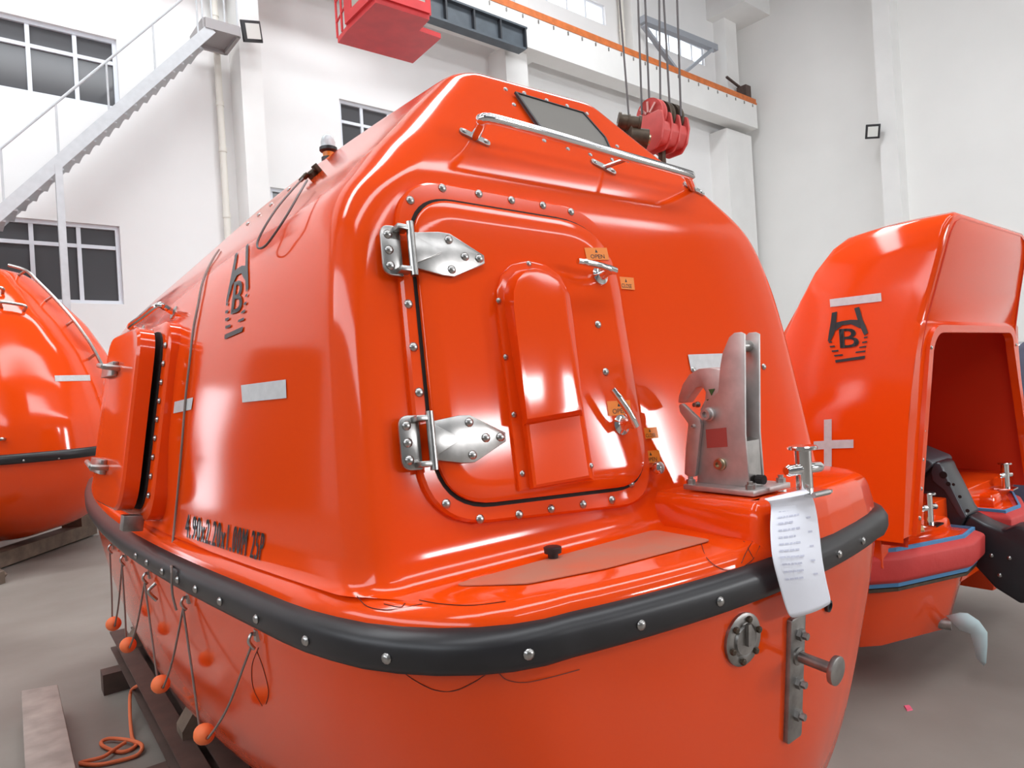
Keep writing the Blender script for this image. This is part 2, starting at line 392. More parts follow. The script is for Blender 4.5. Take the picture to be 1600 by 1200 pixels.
# superstructure with the end ledge
def hp(d, z): return (z, .064 + d, .956 - d, 1.081 - d, .38, .58, .17, 4.83 - d)
ledge = [hp(0, 0), hp(0, .035), hp(.004, .052), hp(.014, .066), hp(.03, .076)]
CT = [  # z, yn, wn, wm, rx, ry, bow, yf
    (.079, .362, .905, 1.058, .13, .13, .0, 4.54), (.085, .372, .895, 1.054, .12, .12, .0, 4.53), (.10, .385, .885, 1.05, .10, .10, .0, 4.52), (.13, .394, .877, 1.045, .09, .09, 0, 4.51)]
CT2 = [(.13, 0, .877, 1.045, .085, 4.51), (.37, 0, .865, 1.03, .085, 4.47), (.63, 0, .85, .985, .085, 4.40), (.75, 0, .835, .945, .09, 4.34), (.87, 0, .808, .885, .10, 4.28),
       (.95, 0, .77, .825, .11, 4.22), (1.00, .545, .725, .77, .12, 4.17), (1.10, .60, .635, .665, .12, 4.05), (1.25, .70, .48, .51, .11, 3.8), (1.385, .785, .335, .38, .09, 3.5),
       (1.418, .805, .30, .345, .08, 3.4), (1.428, .815, .285, .33, .08, 3.38), (1.434, .84, .25, .29, .07, 3.3), (1.440, 1.0, .05, .06, .03, 3.1)]
CT2 = [(z, y or FACE0 + FACEK * z, a, b, r, f) for z, y, a, b, r, f in CT2]
cl = interp_levels(CT2, 80, 3)
rings = [full_ring(half_ring(l[1], l[7], *l[2:7]), l[0]) for l in ledge] + [full_ring(half_ring(l[1], l[7], *l[2:7]), l[0]) for l in CT[:-1]]
rings += [full_ring(half_ring(l[1], l[5], l[2], l[3], l[4], l[4], 0.), l[0]) for l in cl]
canopy = MB().loft(rings, cap0=False).build('canopy', ORANGE, boat, smooth=True, angle=50)
def bvh_of(o):
    b = bmesh.new(); b.from_mesh(o.data); t = BVHTree.FromBMesh(b); b.free(); return t
T_CAN, T_HULL = bvh_of(canopy), bvh_of(hull)
def hit(px, py, tree=None):
    r = lray(px, py).normalized(); best = None
    for t in ([tree] if tree else [T_CAN, T_HULL]):
        h = t.ray_cast(LC, r)
        if h[0] is not None and (best is None or h[3] < best[2]): best = (h[0], h[1], h[3])
    if best is None: return None
    n = best[1]
    if n.dot(r) > 0: n = -n
    return best[0], n
def fender_ring(d, z): return full_ring(half_ring(.080 - d, 4.82 + d, .940 + d, 1.065 + d, .38, .58, .17), z)
prof = [(-.005, -.043), (.024, -.042), (.038, -.034), (.045, -.018), (.045, .014), (.038, .030), (.022, .040), (-.005, .043)]
fr_ = [fender_ring(d, z) for d, z in prof]
fender = MB().loft(fr_ + [fr_[0]], cap0=False, cap1=False).build('fender', RUBBER, boat, smooth=True, angle=70)
FC = fender_ring(.0455, -.004); N_ = len(FC)
def ring_near(p):
    best = None
    for i in range(N_):
        a, b = FC[i], FC[(i + 1) % N_]; ab = b - a; t = max(0, min(1, (p - a).dot(ab) / ab.length_squared)); q = a + ab * t
        d = (q - p).length
        if best is None or d < best[0]: best = (d, q, Vector((ab.y, -ab.x, 0)).normalized())
    d, q, n = best
    if n.dot(q - Vector((0, 2.45, 0))) < 0: n = -n
    return q, n
BOLT = MB().lathe([(.0105, 0), (.0105, .002), (.0075, .0055), (.0035, .007)], 10).mesh('bolt', STEEL, smooth=True)
BOLTS = MB().lathe([(.0075, 0), (.0075, .0015), (.0055, .004), (.002, .0052)], 8).mesh('small_bolt', STEEL, smooth=True)
def bolt(parent, p, n, me=BOLT, name='bolt', roll=0): return link(name, me, parent, frame_M(p, n))
for px, py in [(215, 868), (235, 878), (258, 892), (282, 905), (312, 919), (350, 938), (405, 966), (493, 995), (620, 1018), (818, 1013), (996, 974), (1123, 939), (1327, 868), (1377, 848)]:
    q, n = ring_near(bz(px, py, -.004)); bolt(fender, q, n)

# ---- end hatch, drawn in the plane of the end face
_s = math.sqrt(1 + FACEK ** 2)
FO, FU, FV, FN = Vector((0, FACE0, 0)), Vector((1, 0, 0)), Vector((0, FACEK / _s, 1 / _s)), Vector((0, -1 / _s, FACEK / _s))
def fpt(u, v, n): return FO + FU * u + FV * v + FN * n
def fuv(px, py, n=0.):
    r = lray(px, py); o = FO + FN * n; t = (o - LC).dot(FN) / r.dot(FN); p = LC + r * t - o
    return Vector((p.dot(FU), p.dot(FV)))
def fM(px, py, n=0., ang=0.):
    u, v = fuv(px, py, n); o = fpt(u, v, n); M = Matrix(((FU.x, FV.x, FN.x, o.x), (FU.y, FV.y, FN.y, o.y), (FU.z, FV.z, FN.z, o.z), (0, 0, 0, 1)))
    return M @ rot_z(ang)
def isect(a, b, c, d):
    r, s = b - a, d - c; t = ((c - a).x * s.y - (c - a).y * s.x) / (r.x * s.y - r.y * s.x); return a + r * t
def quad_px(L, T, R, B, n=0.):
    l, t, r, b = [[fuv(*p, n) for p in e] for e in (L, T, R, B)]
    return [isect(*l, *t), isect(*t, *r), isect(*r, *b), isect(*b, *l)]
q_fl = quad_px(((617, 342), (648, 680)), ((690, 286), (893, 323)), ((969, 434), (1000, 627)), ((739, 819), (898, 801)), .012)
q_dr = quad_px(((648, 366), (680, 690)), ((700, 313), (890, 344)), ((966, 434), (997, 627)), ((753, 787), (947, 764)), .028)
o_fl = fillet(q_fl, [.15, .20, .13, .17], 10); o_dr = fillet(q_dr, [.12, .19, .12, .14], 10)
hatch = MB()
hatch.loft([[fpt(p.x, p.y, -.02) for p in o_fl], [fpt(p.x, p.y, .010) for p in o_fl], [fpt(p.x, p.y, .016) for p in inset(o_fl, .006)]])
end_hatch = hatch.build('end_hatch_frame', ORANGE, boat, smooth=True, angle=40)
gap = [fpt(p.x, p.y, .0168) for p in inset(o_dr, -.009)]
MB().add(gap, [tuple(range(len(gap)))]).build('hatch_gap', DARK, end_hatch, recalc=False)
dm = MB().loft([[fpt(p.x, p.y, .017) for p in o_dr], [fpt(p.x, p.y, .026) for p in o_dr], [fpt(p.x, p.y, .032) for p in inset(o_dr, .007)], [fpt(p.x, p.y, .033) for p in inset(o_dr, .05)]])
hdoor = dm.build('end_hatch_door', ORANGE, boat, smooth=True, angle=40)
for px, py in [(691, 294), (641, 313), (748, 303), (799, 313), (848, 321), (892, 331), (638, 475), (646, 542), (655, 613), (697, 787), (750, 811), (811, 804), (861, 795), (911, 788), (956, 781), (986, 756)]:
    link('bolt', BOLT, end_hatch, fM(px, py, .016))
# raised arch cover on the door
def L2(pts): return [fuv(*p, .033) for p in pts]
base = L2([(809, 768), (775, 480), (774, 455), (781, 432), (797, 415), (823, 409), (850, 415), (872, 432), (887, 462), (893, 502), (909, 642), (926, 752)])
topo = [fuv(*p, .085) for p in [(824, 655), (803, 480), (803, 455), (809, 437), (821, 424), (838, 420), (857, 424), (874, 437), (884, 458), (888, 500), (905, 600), (908, 640)]]
cov = MB().loft([[fpt(p.x, p.y, .030) for p in base], [fpt(p.x, p.y, .040) for p in base], [fpt(p.x, p.y, .043) for p in inset(base, .006)]], cap0=False)
base2 = inset(base, .018); base2[0] = fuv(818, 668, .043); base2[-1] = fuv(911, 653, .043)
cov.loft([[fpt(p.x, p.y, .041) for p in base2], [fpt(*(a * .25 + b * .75), .076) for a, b in zip(base2, topo)], [fpt(p.x, p.y, .085) for p in topo], [fpt(p.x, p.y, .087) for p in inset(topo, .012)]], cap0=False)
lowb = [fuv(*p, .065) for p in [(836, 762), (824, 660), (908, 645), (924, 746)]]
cov.loft([[fpt(*fuv(*p, .040), .040) for p in [(828, 765), (814, 655), (911, 640), (926, 749)]], [fpt(p.x, p.y, .060) for p in lowb], [fpt(p.x, p.y, .064) for p in inset(lowb, .006)]], cap0=False)
cov.build('arch_cover', ORANGE, hdoor, smooth=True, angle=32)
for px, py in [(826, 412), (779, 470), (790, 558), (803, 648), (816, 740), (923, 728)]: link('bolt', BOLTS, hdoor, fM(px, py, .042))
for px, py in [(934, 507), (946, 581)]: link('bolt', BOLT, hdoor, fM(px, py, .033))
# two strap hinges
def hinge(px, py):
    M = fM(px, py, .016, math.radians(-3))
    m = MB()
    fr2 = lambda u, v, n: Vector((u, v, n))
    m.prism(fillet([(-.062, -.058), (-.014, -.058), (-.014, .058), (-.062, .058)], [.03, .004, .004, .03], 5), 0, .008, fr2)   # frame plate
    for v in (-.048, .048): m.box((-.018, v, .02), (.03, .012, .03))
    h = m.build('hinge', STEEL, end_hatch, M, bevel=.002)
    MB().cyl((0, -.062, .03), (0, .062, .03), .009, 12).build('hinge_pin', STEEL, end_hatch, M, smooth=True)
    for v in (-.036, .0, .036): link('bolt', BOLT, end_hatch, M @ Matrix.Translation((-.045, v, .008)))
    s = MB().prism([(.0, -.040), (.075, -.052), (.105, -.052), (.195, -.010), (.195, .010), (.105, .052), (.075, .052), (.0, .040)], .018, .026, fr2)
    s.prism([(.005, -.034), (.005, .034), (.075, .0)], .026, .034, fr2)
    st = s.build('hinge_strap', STEEL, end_hatch, M, bevel=.0015)
    for u, v in ((.10, .036), (.10, -.036), (.14, .0), (.18, .0)): link('bolt', BOLT, end_hatch, M @ Matrix.Translation((u, v, .026)))
hinge(634, 396); hinge(664, 691)
# lever handles
def handle(px, py, lx, ly, n):
    M = fM(px, py, n); d = fuv(lx, ly, n + .046) - fuv(px, py, n)
    m = MB().lathe([(.027, 0), (.027, .004), (.018, .008), (.014, .012), (.013, .04), (.010, .05)], 18)
    e = Vector((d.x, d.y, .046))
    m.tube(catmull([Vector((-d.x * .12, -d.y * .12, .044)), Vector((0, 0, .046)), e * .35 + Vector((0, 0, .035)), e * .8 + Vector((0, 0, .012)), e], 5), [.011] * 8 + [.0095] * 8 + [.008] * 5, 10)
    return m.build('lever_handle', CHROME, hdoor, M, smooth=True, angle=50)
handle(937, 430, 903, 408, .033); handle(970, 664, 957, 608, .033)
# small amber stickers with their lettering
def text_mesh(body, name, m, fr, cut=0, bold=0., space=1.):
    """flat text from the built-in font, scaled to the unit square and mapped through fr(u,v)->Vector"""
    c = bpy.data.curves.new(name, 'FONT'); c.body = body; c.resolution_u = 3; c.space_character = space; o = bpy.data.objects.new(name, c); COL.objects.link(o)
    dg = bpy.context.evaluated_depsgraph_get(); me = bpy.data.meshes.new_from_object(o.evaluated_get(dg)); bpy.data.objects.remove(o); bpy.data.curves.remove(c)
    b = bmesh.new(); b.from_mesh(me)
    if cut:
        for _ in range(cut):
            bmesh.ops.triangulate(b, faces=[f for f in b.faces if len(f.verts) > 3]); bmesh.ops.subdivide_edges(b, edges=b.edges, cuts=1)
        bmesh.ops.triangulate(b, faces=[f for f in b.faces if len(f.verts) > 3])
    xs = [v.co.x for v in b.verts]; ys = [v.co.y for v in b.verts]; x0, x1, y0, y1 = min(xs), max(xs), min(ys), max(ys)
    if bold:
        g0 = b.verts[:] + b.edges[:] + b.faces[:]
        for s_ in (-1, 1):
            d = bmesh.ops.duplicate(b, geom=g0)
            bmesh.ops.translate(b, verts=[e for e in d['geom'] if isinstance(e, bmesh.types.BMVert)], vec=(s_ * bold * (x1 - x0), 0, 0))
        xs = [v.co.x for v in b.verts]; x0, x1 = min(xs), max(xs)
    for v in b.verts: v.co = fr((v.co.x - x0) / (x1 - x0), (v.co.y - y0) / (y1 - y0))
    b.to_mesh(me); b.free(); me.materials.clear(); me.materials.append(m); return me
def px_quad(c, n, conv):
    """c: TL, TR, BR, BL pixel corners -> map (u, v) in the unit square (v up) to conv(px, py)"""
    def f(u, v):
        a = Vector(c[3]) * (1 - u) + Vector(c[2]) * u; b = Vector(c[0]) * (1 - u) + Vector(c[1]) * u; p = a * (1 - v) + b * v
        return conv(p.x, p.y)
    return f
def face_conv(n): return lambda px, py: fpt(*fuv(px, py, n), n)
def sub_quad(c, a, b, d, e):
    f = lambda u, v: (Vector(c[0]) * (1 - u) + Vector(c[1]) * u) * (1 - v) + (Vector(c[3]) * (1 - u) + Vector(c[2]) * u) * v
    return [tuple(f(a, d)), tuple(f(b, d)), tuple(f(b, e)), tuple(f(a, e))]
def sticker(c, word, n, parent, conv=None, ink=BLACKP):
    cv = conv or face_conv; f = px_quad(c, n, cv(n)); g = cv(n - .001)
    m = MB(); a = [cv(n)(*p) for p in c]; b_ = [g(*p) for p in c]; m.loft([b_, a], cap0=False)
    o = m.build('sticker', STICK, parent, recalc=True)
    link('sticker_lettering', text_mesh(word, 'sticker_lettering', ink, px_quad(sub_quad(c, .2, .82, .55, .88), n, cv(n + .0006))), parent)
    t = sub_quad(c, .44, .56, .12, .4); tp = [cv(n + .0006)(*p) for p in t]
    MB().add([(tp[0] + tp[1]) / 2, tp[2], tp[3]], [(0, 1, 2)]).build('sticker_arrow', ink, parent, recalc=False)
    return o
sticker([(913, 387), (948, 387), (952, 406), (917, 406)], 'OPEN', .0345, hdoor)
sticker([(948, 627), (984, 625), (987, 647), (951, 650)], 'OPEN', .0345, hdoor)
sticker([(965, 432), (990, 434), (992, 453), (967, 451)], 'CLOSE', .003, canopy)
sticker([(1003, 669), (1026, 667), (1029, 684), (1005, 686)], 'CLOSE', .003, canopy)
sticker([(1002, 705), (1030, 703), (1032, 722), (1005, 724)], 'OPEN', .003, canopy)
MB().lathe([(.006, 0), (.006, .02), (.016, .022), (.019, .03), (.016, .04), (.006, .045)], 14).build('door_stop_knob', CHROME, canopy, fM(1015, 733, 0), smooth=True)

# ---- surface decals that follow the shell
def surf_conv(n, tree=None):
    def f(px, py):
        h = hit(px, py, tree)
        return h[0] + h[1] * n if h else bz(px, py, .5)
    return f
def tape(c, parent=None, n=.0025, nx=8, ny=3, conv=None, m=None, name='reflective_tape'):
    f = px_quad(c, n, (conv or surf_conv(n))); vs = [f(i / nx, j / ny) for j in range(ny + 1) for i in range(nx + 1)]
    fs = [(j * (nx + 1) + i, j * (nx + 1) + i + 1, (j + 1) * (nx + 1) + i + 1, (j + 1) * (nx + 1) + i) for j in range(ny) for i in range(nx)]
    return MB().add(vs, fs).build(name, m or TAPE, parent or canopy, recalc=False)
tape([(378, 602), (448, 593), (449, 622), (380, 629)])
tape([(274, 628), (303, 621), (300, 640), (272, 646)])
tape([(1075, 554), (1133, 552), (1137, 576), (1080, 579)], n=.003, conv=face_conv(.003))
for px, py in [(1083, 578), (1193, 573)]: link('bolt', BOLT, canopy, fM(px, py, .001))
link('hull_dimension_lettering', text_mesh('4.90x2.20x1.00M 25P', 'hull_dimension_lettering', BLACKP, px_quad([(292, 803), (416, 833), (411, 878), (290, 839)], 0, surf_conv(.003, T_CAN)), 2, .0035, 1.25), canopy)
def emblem(fr, m, parent, name='maker_emblem'):
    """H-shaped legs over a ringed B and bars; unit square, v down"""
    mb = MB()
    def poly(pts): mb.add([(u, 1 - v, 0) for u, v in pts], [tuple(range(len(pts)))])
    def strip(o, i):
        for k in range(len(o) - 1): poly([o[k], o[k + 1], i[k + 1], i[k]])
    # legs and cross bar, with the arch under the bar
    strip([(.15, .08), (.09, .30), (.05, .42), (.0, .60)], [(.28, .065), (.23, .30), (.17, .47), (.08, .58)])
    strip([(.84, .01), (.90, .26), (.95, .36), (1.0, .50)], [(.71, .03), (.78, .27), (.84, .42), (.90, .54)])
    strip([(.20, .27), (.40, .245), (.60, .235), (.80, .25)], [(.20, .42), (.38, .325), (.60, .315), (.82, .41)])
    for k, (a, b) in enumerate([(.02, .10), (.04, .16), (.08, .24), (.13, .34)]):
        v = .60 + k * .085; poly([(a, v), (b, v - .005), (b + .01, v + .025), (a + .01, v + .03)])
    for k, (a, b) in enumerate([(.98, .89), (.96, .84), (.93, .76), (.90, .66)]):
        v = .56 + k * .085; poly([(b, v + .01), (a, v), (a - .01, v + .03), (b - .01, v + .035)])
    poly([(.15, .95), (.88, .91), (.86, .965), (.16, 1.0)])
    me = mb.mesh(name, m, recalc=False); b = bmesh.new(); b.from_mesh(me); bmesh.ops.subdivide_edges(b, edges=b.edges, cuts=3, use_grid_fill=True)
    for v in b.verts: v.co = fr(v.co.x, v.co.y)
    b.to_mesh(me); b.free(); o = link(name, me, parent)
    link(name + '_letter', text_mesh('B', name, m, lambda u, v: fr(.29 + .47 * u, 1 - (.74 - .35 * v)), 2, .03), parent)
    return o
emblem(px_quad([(366, 388), (394, 378), (385, 522), (346, 532)], 0, surf_conv(.003, T_CAN)), BLACKP, canopy)

# ---- visor window and hand rail
wc = [(806, 151), (908, 181), (941, 219), (949, 236), (846, 209)]
wf_ = surf_conv(.004)
pw = [wf_(*p) for p in wc]; cen = sum(pw, Vector()) / len(pw)
nrm = (pw[1] - pw[0]).cross(pw[3] - pw[0]).normalized()
if nrm.dot(LC - cen) < 0: nrm = -nrm
flat = [p - nrm * ((p - cen).dot(nrm)) for p in pw]
vis = MB().loft([[p - nrm * .02 for p in flat], [p + nrm * .006 for p in flat]], cap0=False).build('visor_window_pane', GREY_IN, boat)
rim = [p + (p - cen) * .05 for p in flat]
MB().loft([[p + nrm * .002 for p in rim], [p + nrm * .010 for p in rim], [p + nrm * .010 for p in flat], [p + nrm * .004 for p in flat]], cap0=False, cap1=False).build('window_gasket', BLACKPL, vis, recalc=True)
for px, py in [(790, 140), (819, 146), (854, 157), (886, 166), (917, 178), (803, 164), (845, 211), (850, 220), (887, 233), (922, 242), (956, 250), (980, 252), (964, 229)]:
    h = hit(px, py)
    if h: bolt(canopy, h[0], h[1], BOLTS)
def rail_pts(px_list, off):
    out = []
    for (px, py), o in zip(px_list, off):
        h = hit(px, py); out.append(h[0] + h[1] * o)
    return out
ra, rb_, rc = hit(741, 216), hit(942, 262), hit(1083, 296)
OUT = Vector((0, -.72, .70)).normalized()
A0 = ra[0]; Z0 = rc[0]
st_, en_ = by(768, 186, A0.y - .11), by(1081, 273, A0.y - .11)
rail = MB().tube(catmull([A0, A0 * .6 + st_ * .4 + Vector((-.005, -.02, .02)), st_ + Vector((-.02, .015, 0)), st_ + Vector((.03, 0, 0)), st_ * .5 + en_ * .5, en_ + Vector((-.03, 0, 0)), en_ + Vector((0, .015, -.004)), Z0], 8), .0135, 12)
hr = rail.build('visor_hand_rail', CHROME, boat, smooth=True)
mid_ = st_ * .36 + en_ * .64
MB().tube([rb_[0], mid_ + Vector((0, .01, 0))], .007, 8).build('rail_stay', STEEL, hr, smooth=True)
for h in (ra, rb_, rc):
    M = frame_M(h[0], h[1]) @ rot_z(math.radians(-25))
    MB().prism(fillet([(-.045, -.013), (.045, -.013), (.045, .013), (-.045, .013)], .012, 4), -.004, .006, lambda u, v, n: Vector((u, v, n))).build('rail_foot', STEEL, hr, M)
    for u in (-.032, .032): link('bolt', BOLTS, hr, M @ Matrix.Translation((u, 0, .006)))

# ---- raised plinth for the hook and bollard
PZ = .165
pl_o = [Vector(p) for p in [(-.02, .50), (-.02, .078), (.05, .074), (.30, .085), (.46, .108), (.58, .131), (.70, .166), (.80, .245), (.87, .36), (.87, .50)]]
pl_o = fillet(pl_o, [0, .03, .03, .1, .1, .1, .1, .1, .05, 0], 5)
def pz_at(x): return PZ - .04 * max(0., x - .10)
def prg(d, z, k=0.): return [Vector((p.x, p.y, z + k * (pz_at(p.x) - PZ))) for p in inset(pl_o, d)]
plinth = MB().loft([prg(-.012, .030), prg(-.008, .060), prg(-.004, .085, .3), prg(.002, PZ - .034, 1), prg(.010, PZ - .014, 1), prg(.024, PZ - .003, 1), prg(.045, PZ, 1)], cap0=False).build('hook_plinth', ORANGE, boat, smooth=True, angle=50)
# dusty non-slip panels on ledge and plinth
def flat_poly(pts, z, name, m, parent, th=.002):
    a = [Vector((p[0], p[1], z)) for p in pts]; return MB().loft([[p - Vector((0, 0, th)) for p in a], a], cap0=False).build(name, m, parent)
flat_poly(fillet([(-.72, .335), (-.60, .225), (-.42, .185), (-.085, .165), (-.085, .345)], [.02, .05, .05, .02, .02], 4), .0815, 'nonslip_panel', DUSTY, canopy)
p = by(863, 850, .335); p.z = .079; MB().lathe([(.012, 0), (.012, .012), (.02, .014), (.021, .026), (.018, .028)], 14).build('drain_plug', BLACKPL, canopy, Matrix.Translation(p), smooth=True, angle=40)

# ---- release hook
HX = .085
def hyz(px, py, X=HX): q = bx(px, py, X); return Vector((q.y, q.z))
yb = hyz(1164, 678); HW = by(1187, 640, yb.x).x - HX; HW = max(.05, min(.09, HW))
hb = PZ + .0035
baseP = MB().box2((HX - .045, .13, hb), (HX + HW + .05, .345, hb + .014))
hook = baseP.build('hook_base', HOOKM, boat, bevel=.002)
for x in (HX - .03, HX + HW + .035):
    for y in (.148, .33): MB().lathe([(.012, 0), (.012, .012), (.007, .013), (.007, .02)], 6).build('base_bolt', STEEL, hook, Matrix.Translation((x, y, hb + .014)))
pl = [hyz(*p) for p in [(1171, 768), (1164, 678), (1163, 522), (1157, 519), (1147, 520), (1139, 527), (1129, 551), (1125, 573), (1122, 612), (1103, 628), (1097, 645), (1098, 664), (1090, 735), (1089, 752), (1090, 768)]]
for p_ in (pl[0], pl[-1]): p_.y = hb + .014
def yzx(x0): return lambda u, v, n: Vector((x0 + n, u, v))
for x0 in (HX, HX + HW - .007): MB().prism(pl, 0, .007, yzx(x0)).build('side_plate', HOOKM, hook, bevel=.0012)
sp = [hyz(*p) for p in [(1169, 762), (1164, 690), (1150, 686), (1120, 762)]]
MB().prism(sp, .007, HW - .007, yzx(HX)).build('spacer_block', STEEL, hook)
MB().cyl((HX + .004, yb.x + .018, hyz(1160, 540).y), (HX + HW - .004, yb.x + .018, hyz(1160, 540).y), .016, 14).build('top_pin', STEEL, hook, smooth=True)
cl_ = [hyz(*p, HX + HW * .5) for p in [(1132, 577), (1116, 574), (1098, 576), (1083, 585), (1073, 600), (1067, 618), (1066, 629), (1077, 629), (1083, 620), (1094, 605), (1104, 604), (1109, 612), (1108, 624), (1100, 640), (1130, 660), (1150, 600)]]
MB().prism(cl_, -.019, .019, yzx(HX + HW * .5)).build('hook_claw', HOOKM, hook, bevel=.003)
lv = [hyz(*p, HX - .01) for p in [(1061, 633), (1066, 630), (1094, 656), (1096, 664), (1087, 744), (1079, 746), (1070, 741), (1072, 700), (1076, 662), (1063, 644)]]
MB().prism(fillet(lv, .006, 3), -.008, .004, yzx(HX - .004)).build('release_lever', HOOKM, hook, bevel=.0015)
def boss(px, py, r, h, m, parent=None, x=None):
    x = HX if x is None else x; y, z = hyz(px, py, x)
    M = Matrix.Translation((x, y, z)) @ Matrix.Rotation(-PI / 2, 4, 'Y')
    return MB().lathe([(r, 0), (r, h * .35), (r * .82, h * .45), (r * .8, h), (r * .45, h), (r * .42, h * .6)], 18).build('pivot_boss', m, hook, M, smooth=True, angle=40)
boss(1109, 647, .0185, .022, HOOKM); boss(1127, 725, .0165, .016, STEEL_Y); boss(1091, 632, .008, .018, STEEL, x=HX + .01); boss(1084, 666, .006, .008, HOOKM, x=HX - .012)
lb = [hyz(*p) for p in [(1103, 671), (1135, 668), (1137, 698), (1105, 700)]]
MB().prism(lb, -.0012, 0, yzx(HX)).build('hook_label', mat('dark_red_label', (.35, .06, .05), .5), hook)
for px, py in ((1115, 612), (1112, 628)):
    y, z = hyz(px, py, HX + .02); MB().prism([(y - .008, z + .008), (y + .012, z + .007), (y + .004, z - .01)], 0, .002, yzx(HX + HW * .5 - .021)).build('alignment_mark', mat('green_mark', (.03, .10, .02), .6), hook)
y, z = hyz(1183, 763, HX + HW); MB().cyl((HX + HW * .5, .150, hb + .03), (HX + HW * .5, .170, hb + .03), .012, 12).build('drain_hole', DARK, hook)

# ---- cross bollard
def bollard(parent, base, h, r, M=None, m=CHROME, cross=.052, dirv=(1, 0, 0)):
    b = MB(); B = Vector(base); d = Vector(dirv).normalized()
    b.tube([B, B + Vector((0, 0, h))], r, 16); b.lathe([(r * .9, h - .004), (r * 1.75, h), (r * 1.75, h + .006), (r * 1.6, h + .009)], 18, Matrix.Translation(B))
    o = b.build('bollard_post', m, parent, M, smooth=True, angle=40)
    MB().tube([B - d * cross + Vector((0, 0, h * .56)), B - d * (cross - .008) + Vector((0, 0, h * .56)), B + d * (cross - .008) + Vector((0, 0, h * .56)), B + d * cross + Vector((0, 0, h * .56))], [r * .5, r * .72, r * .72, r * .5], 14).build('bollard_crossbar', m, o, M, smooth=True)
    MB().box(B + Vector((0, 0, .004)), (r * 4.6, r * 4.6, .008)).build('bollard_base', m, o, M)
    return o
bp = bz(1258, 772, PZ)
bh = (by(1253, 703, bp.y).z - PZ)
bollard(boat, (bp.x, bp.y, PZ + .0015), bh, .020, cross=.058, dirv=(1, -.25, 0))
q = bz(1282, 779, PZ); MB().tube([q + Vector((-.03, 0, .012)), q + Vector((.03, -.005, .012))], .007, 8).build('toggle_pin', STEEL, plinth, smooth=True)

# ---- fittings on the hull below the fender
def hM(px, py, tree=None):
    p, n = hit(px, py, tree or T_HULL); return frame_M(p, n)
M = hM(1159, 998)
vp = MB().lathe([(.060, -.006), (.060, .006), (.055, .009), (.040, .009), (.038, .006), (.034, .007), (.032, .013), (.0, .014)], 26).build('valve_flange', STEEL_D, hull, M, smooth=True, angle=40)
for k in range(6):
    a = k * PI / 3 + .3; MB().lathe([(.0075, 0), (.0075, .007), (.004, .008)], 6).build('flange_screw', GREASE, hull, M @ Matrix.Translation((.047 * math.cos(a), .047 * math.sin(a), .009)))
MB().box((0, .015, .018), (.010, .05, .008)).build('valve_tongue', STEEL_D, hull, M)
M = hM(1238, 1058)
pz = [hit(*p, T_HULL) for p in ((1232, 968), (1241, 1148))]
Lp = (pz[0][0] - pz[1][0]).length
tp = MB().prism(fillet([(-.033, -Lp / 2), (.033, -Lp / 2), (.033, Lp / 2), (-.033, Lp / 2)], .008, 3), -.012, .012, lambda u, v, n: Vector((u, v, n))).build('towing_plate', STEEL_D, hull, M, bevel=.0015)
for v in (.36, .19, -.03, -.29):
    MB().lathe([(.015, 0), (.015, .010), (.009, .011), (.009, .022)], 6).build('plate_nut', STEEL_D, hull, M @ Matrix.Translation((.004, v * Lp, .012)))
MB().lathe([(.022, 0), (.022, .004), (.0135, .006), (.0135, .085), (.033, .086), (.034, .090), (.034, .097), (.030, .099)], 22).build('towing_stud', STEEL_D, hull, M @ Matrix.Translation((0, .075 * Lp / .4, .012)), smooth=True, angle=40)
M = hM(1292, 946); MB().lathe([(.016, -.004), (.016, .008), (.010, .010), (.008, -.002)], 14).build('drain_hole_plug', BLACKPL, hull, M, smooth=True, angle=40)

# ---- port side: hatch, grab rail, wire, grab lines
def side_M(y, z, dx=0.):
    h = T_CAN.ray_cast(Vector((-3, y, z)), Vector((1, 0, 0))); p, n = h[0], h[1]
    if n.x > 0: n = -n
    return frame_M(p + n * dx, n)
FR0 = lambda u, v, n: Vector((u, v, n))
SM = side_M(1.86, .43)
def rrect(w_, h_, r, cx=0, cy=0): return fillet([(cx - w_ / 2, cy - h_ / 2), (cx + w_ / 2, cy - h_ / 2), (cx + w_ / 2, cy + h_ / 2), (cx - w_ / 2, cy + h_ / 2)], r, 6)
o1, o2 = rrect(.62, .66, .12), rrect(.50, .56, .09)
side_frame = MB().loft([[FR0(p.x, p.y, -.06) for p in o1], [FR0(p.x, p.y, .018) for p in o1], [FR0(p.x, p.y, .026) for p in inset(o1, .01)], [FR0(p.x, p.y, .030) for p in o2[:0] or inset(o1, .05)]]).build('side_hatch_frame', ORANGE, boat, SM, smooth=True, angle=40)
g_ = [FR0(p.x, p.y, .034) for p in rrect(.53, .59, .10)]
MB().loft([[p - Vector((0, 0, .02)) for p in g_], g_]).build('side_hatch_gap_shade', DARK, side_frame, SM)  # dark slab behind the door; the gap's shade is its colour
dslab = rrect(.52, .60, .11)
side_door = MB().loft([[FR0(p.x, p.y, .052) for p in dslab], [FR0(p.x, p.y, .095) for p in dslab], [FR0(p.x, p.y, .103) for p in inset(dslab, .008)], [FR0(p.x, p.y, .106) for p in inset(dslab, .05)]]).build('side_hatch_door', ORANGE, boat, SM, smooth=True, angle=40)
for v in (.17, -.17):
    m = MB().box((-.10, v, .115), (.20, .05, .018)); m.cyl((-.235, v - .04, .09), (-.235, v + .04, .09), .012, 10); m.box((-.27, v, .045), (.06, .08, .03))
    m.cyl((.03, v, .105), (.03, v, .16), .010, 10); m.cyl((.03, v, .155), (-.10, v + .012, .150), .009, 10)
    m.build('side_hinge', STEEL, side_door, SM, bevel=.002)
MB().box((.20, -.335, .05), (.05, .05, .06)).build('side_latch', STEEL_D, side_frame, SM, bevel=.003)
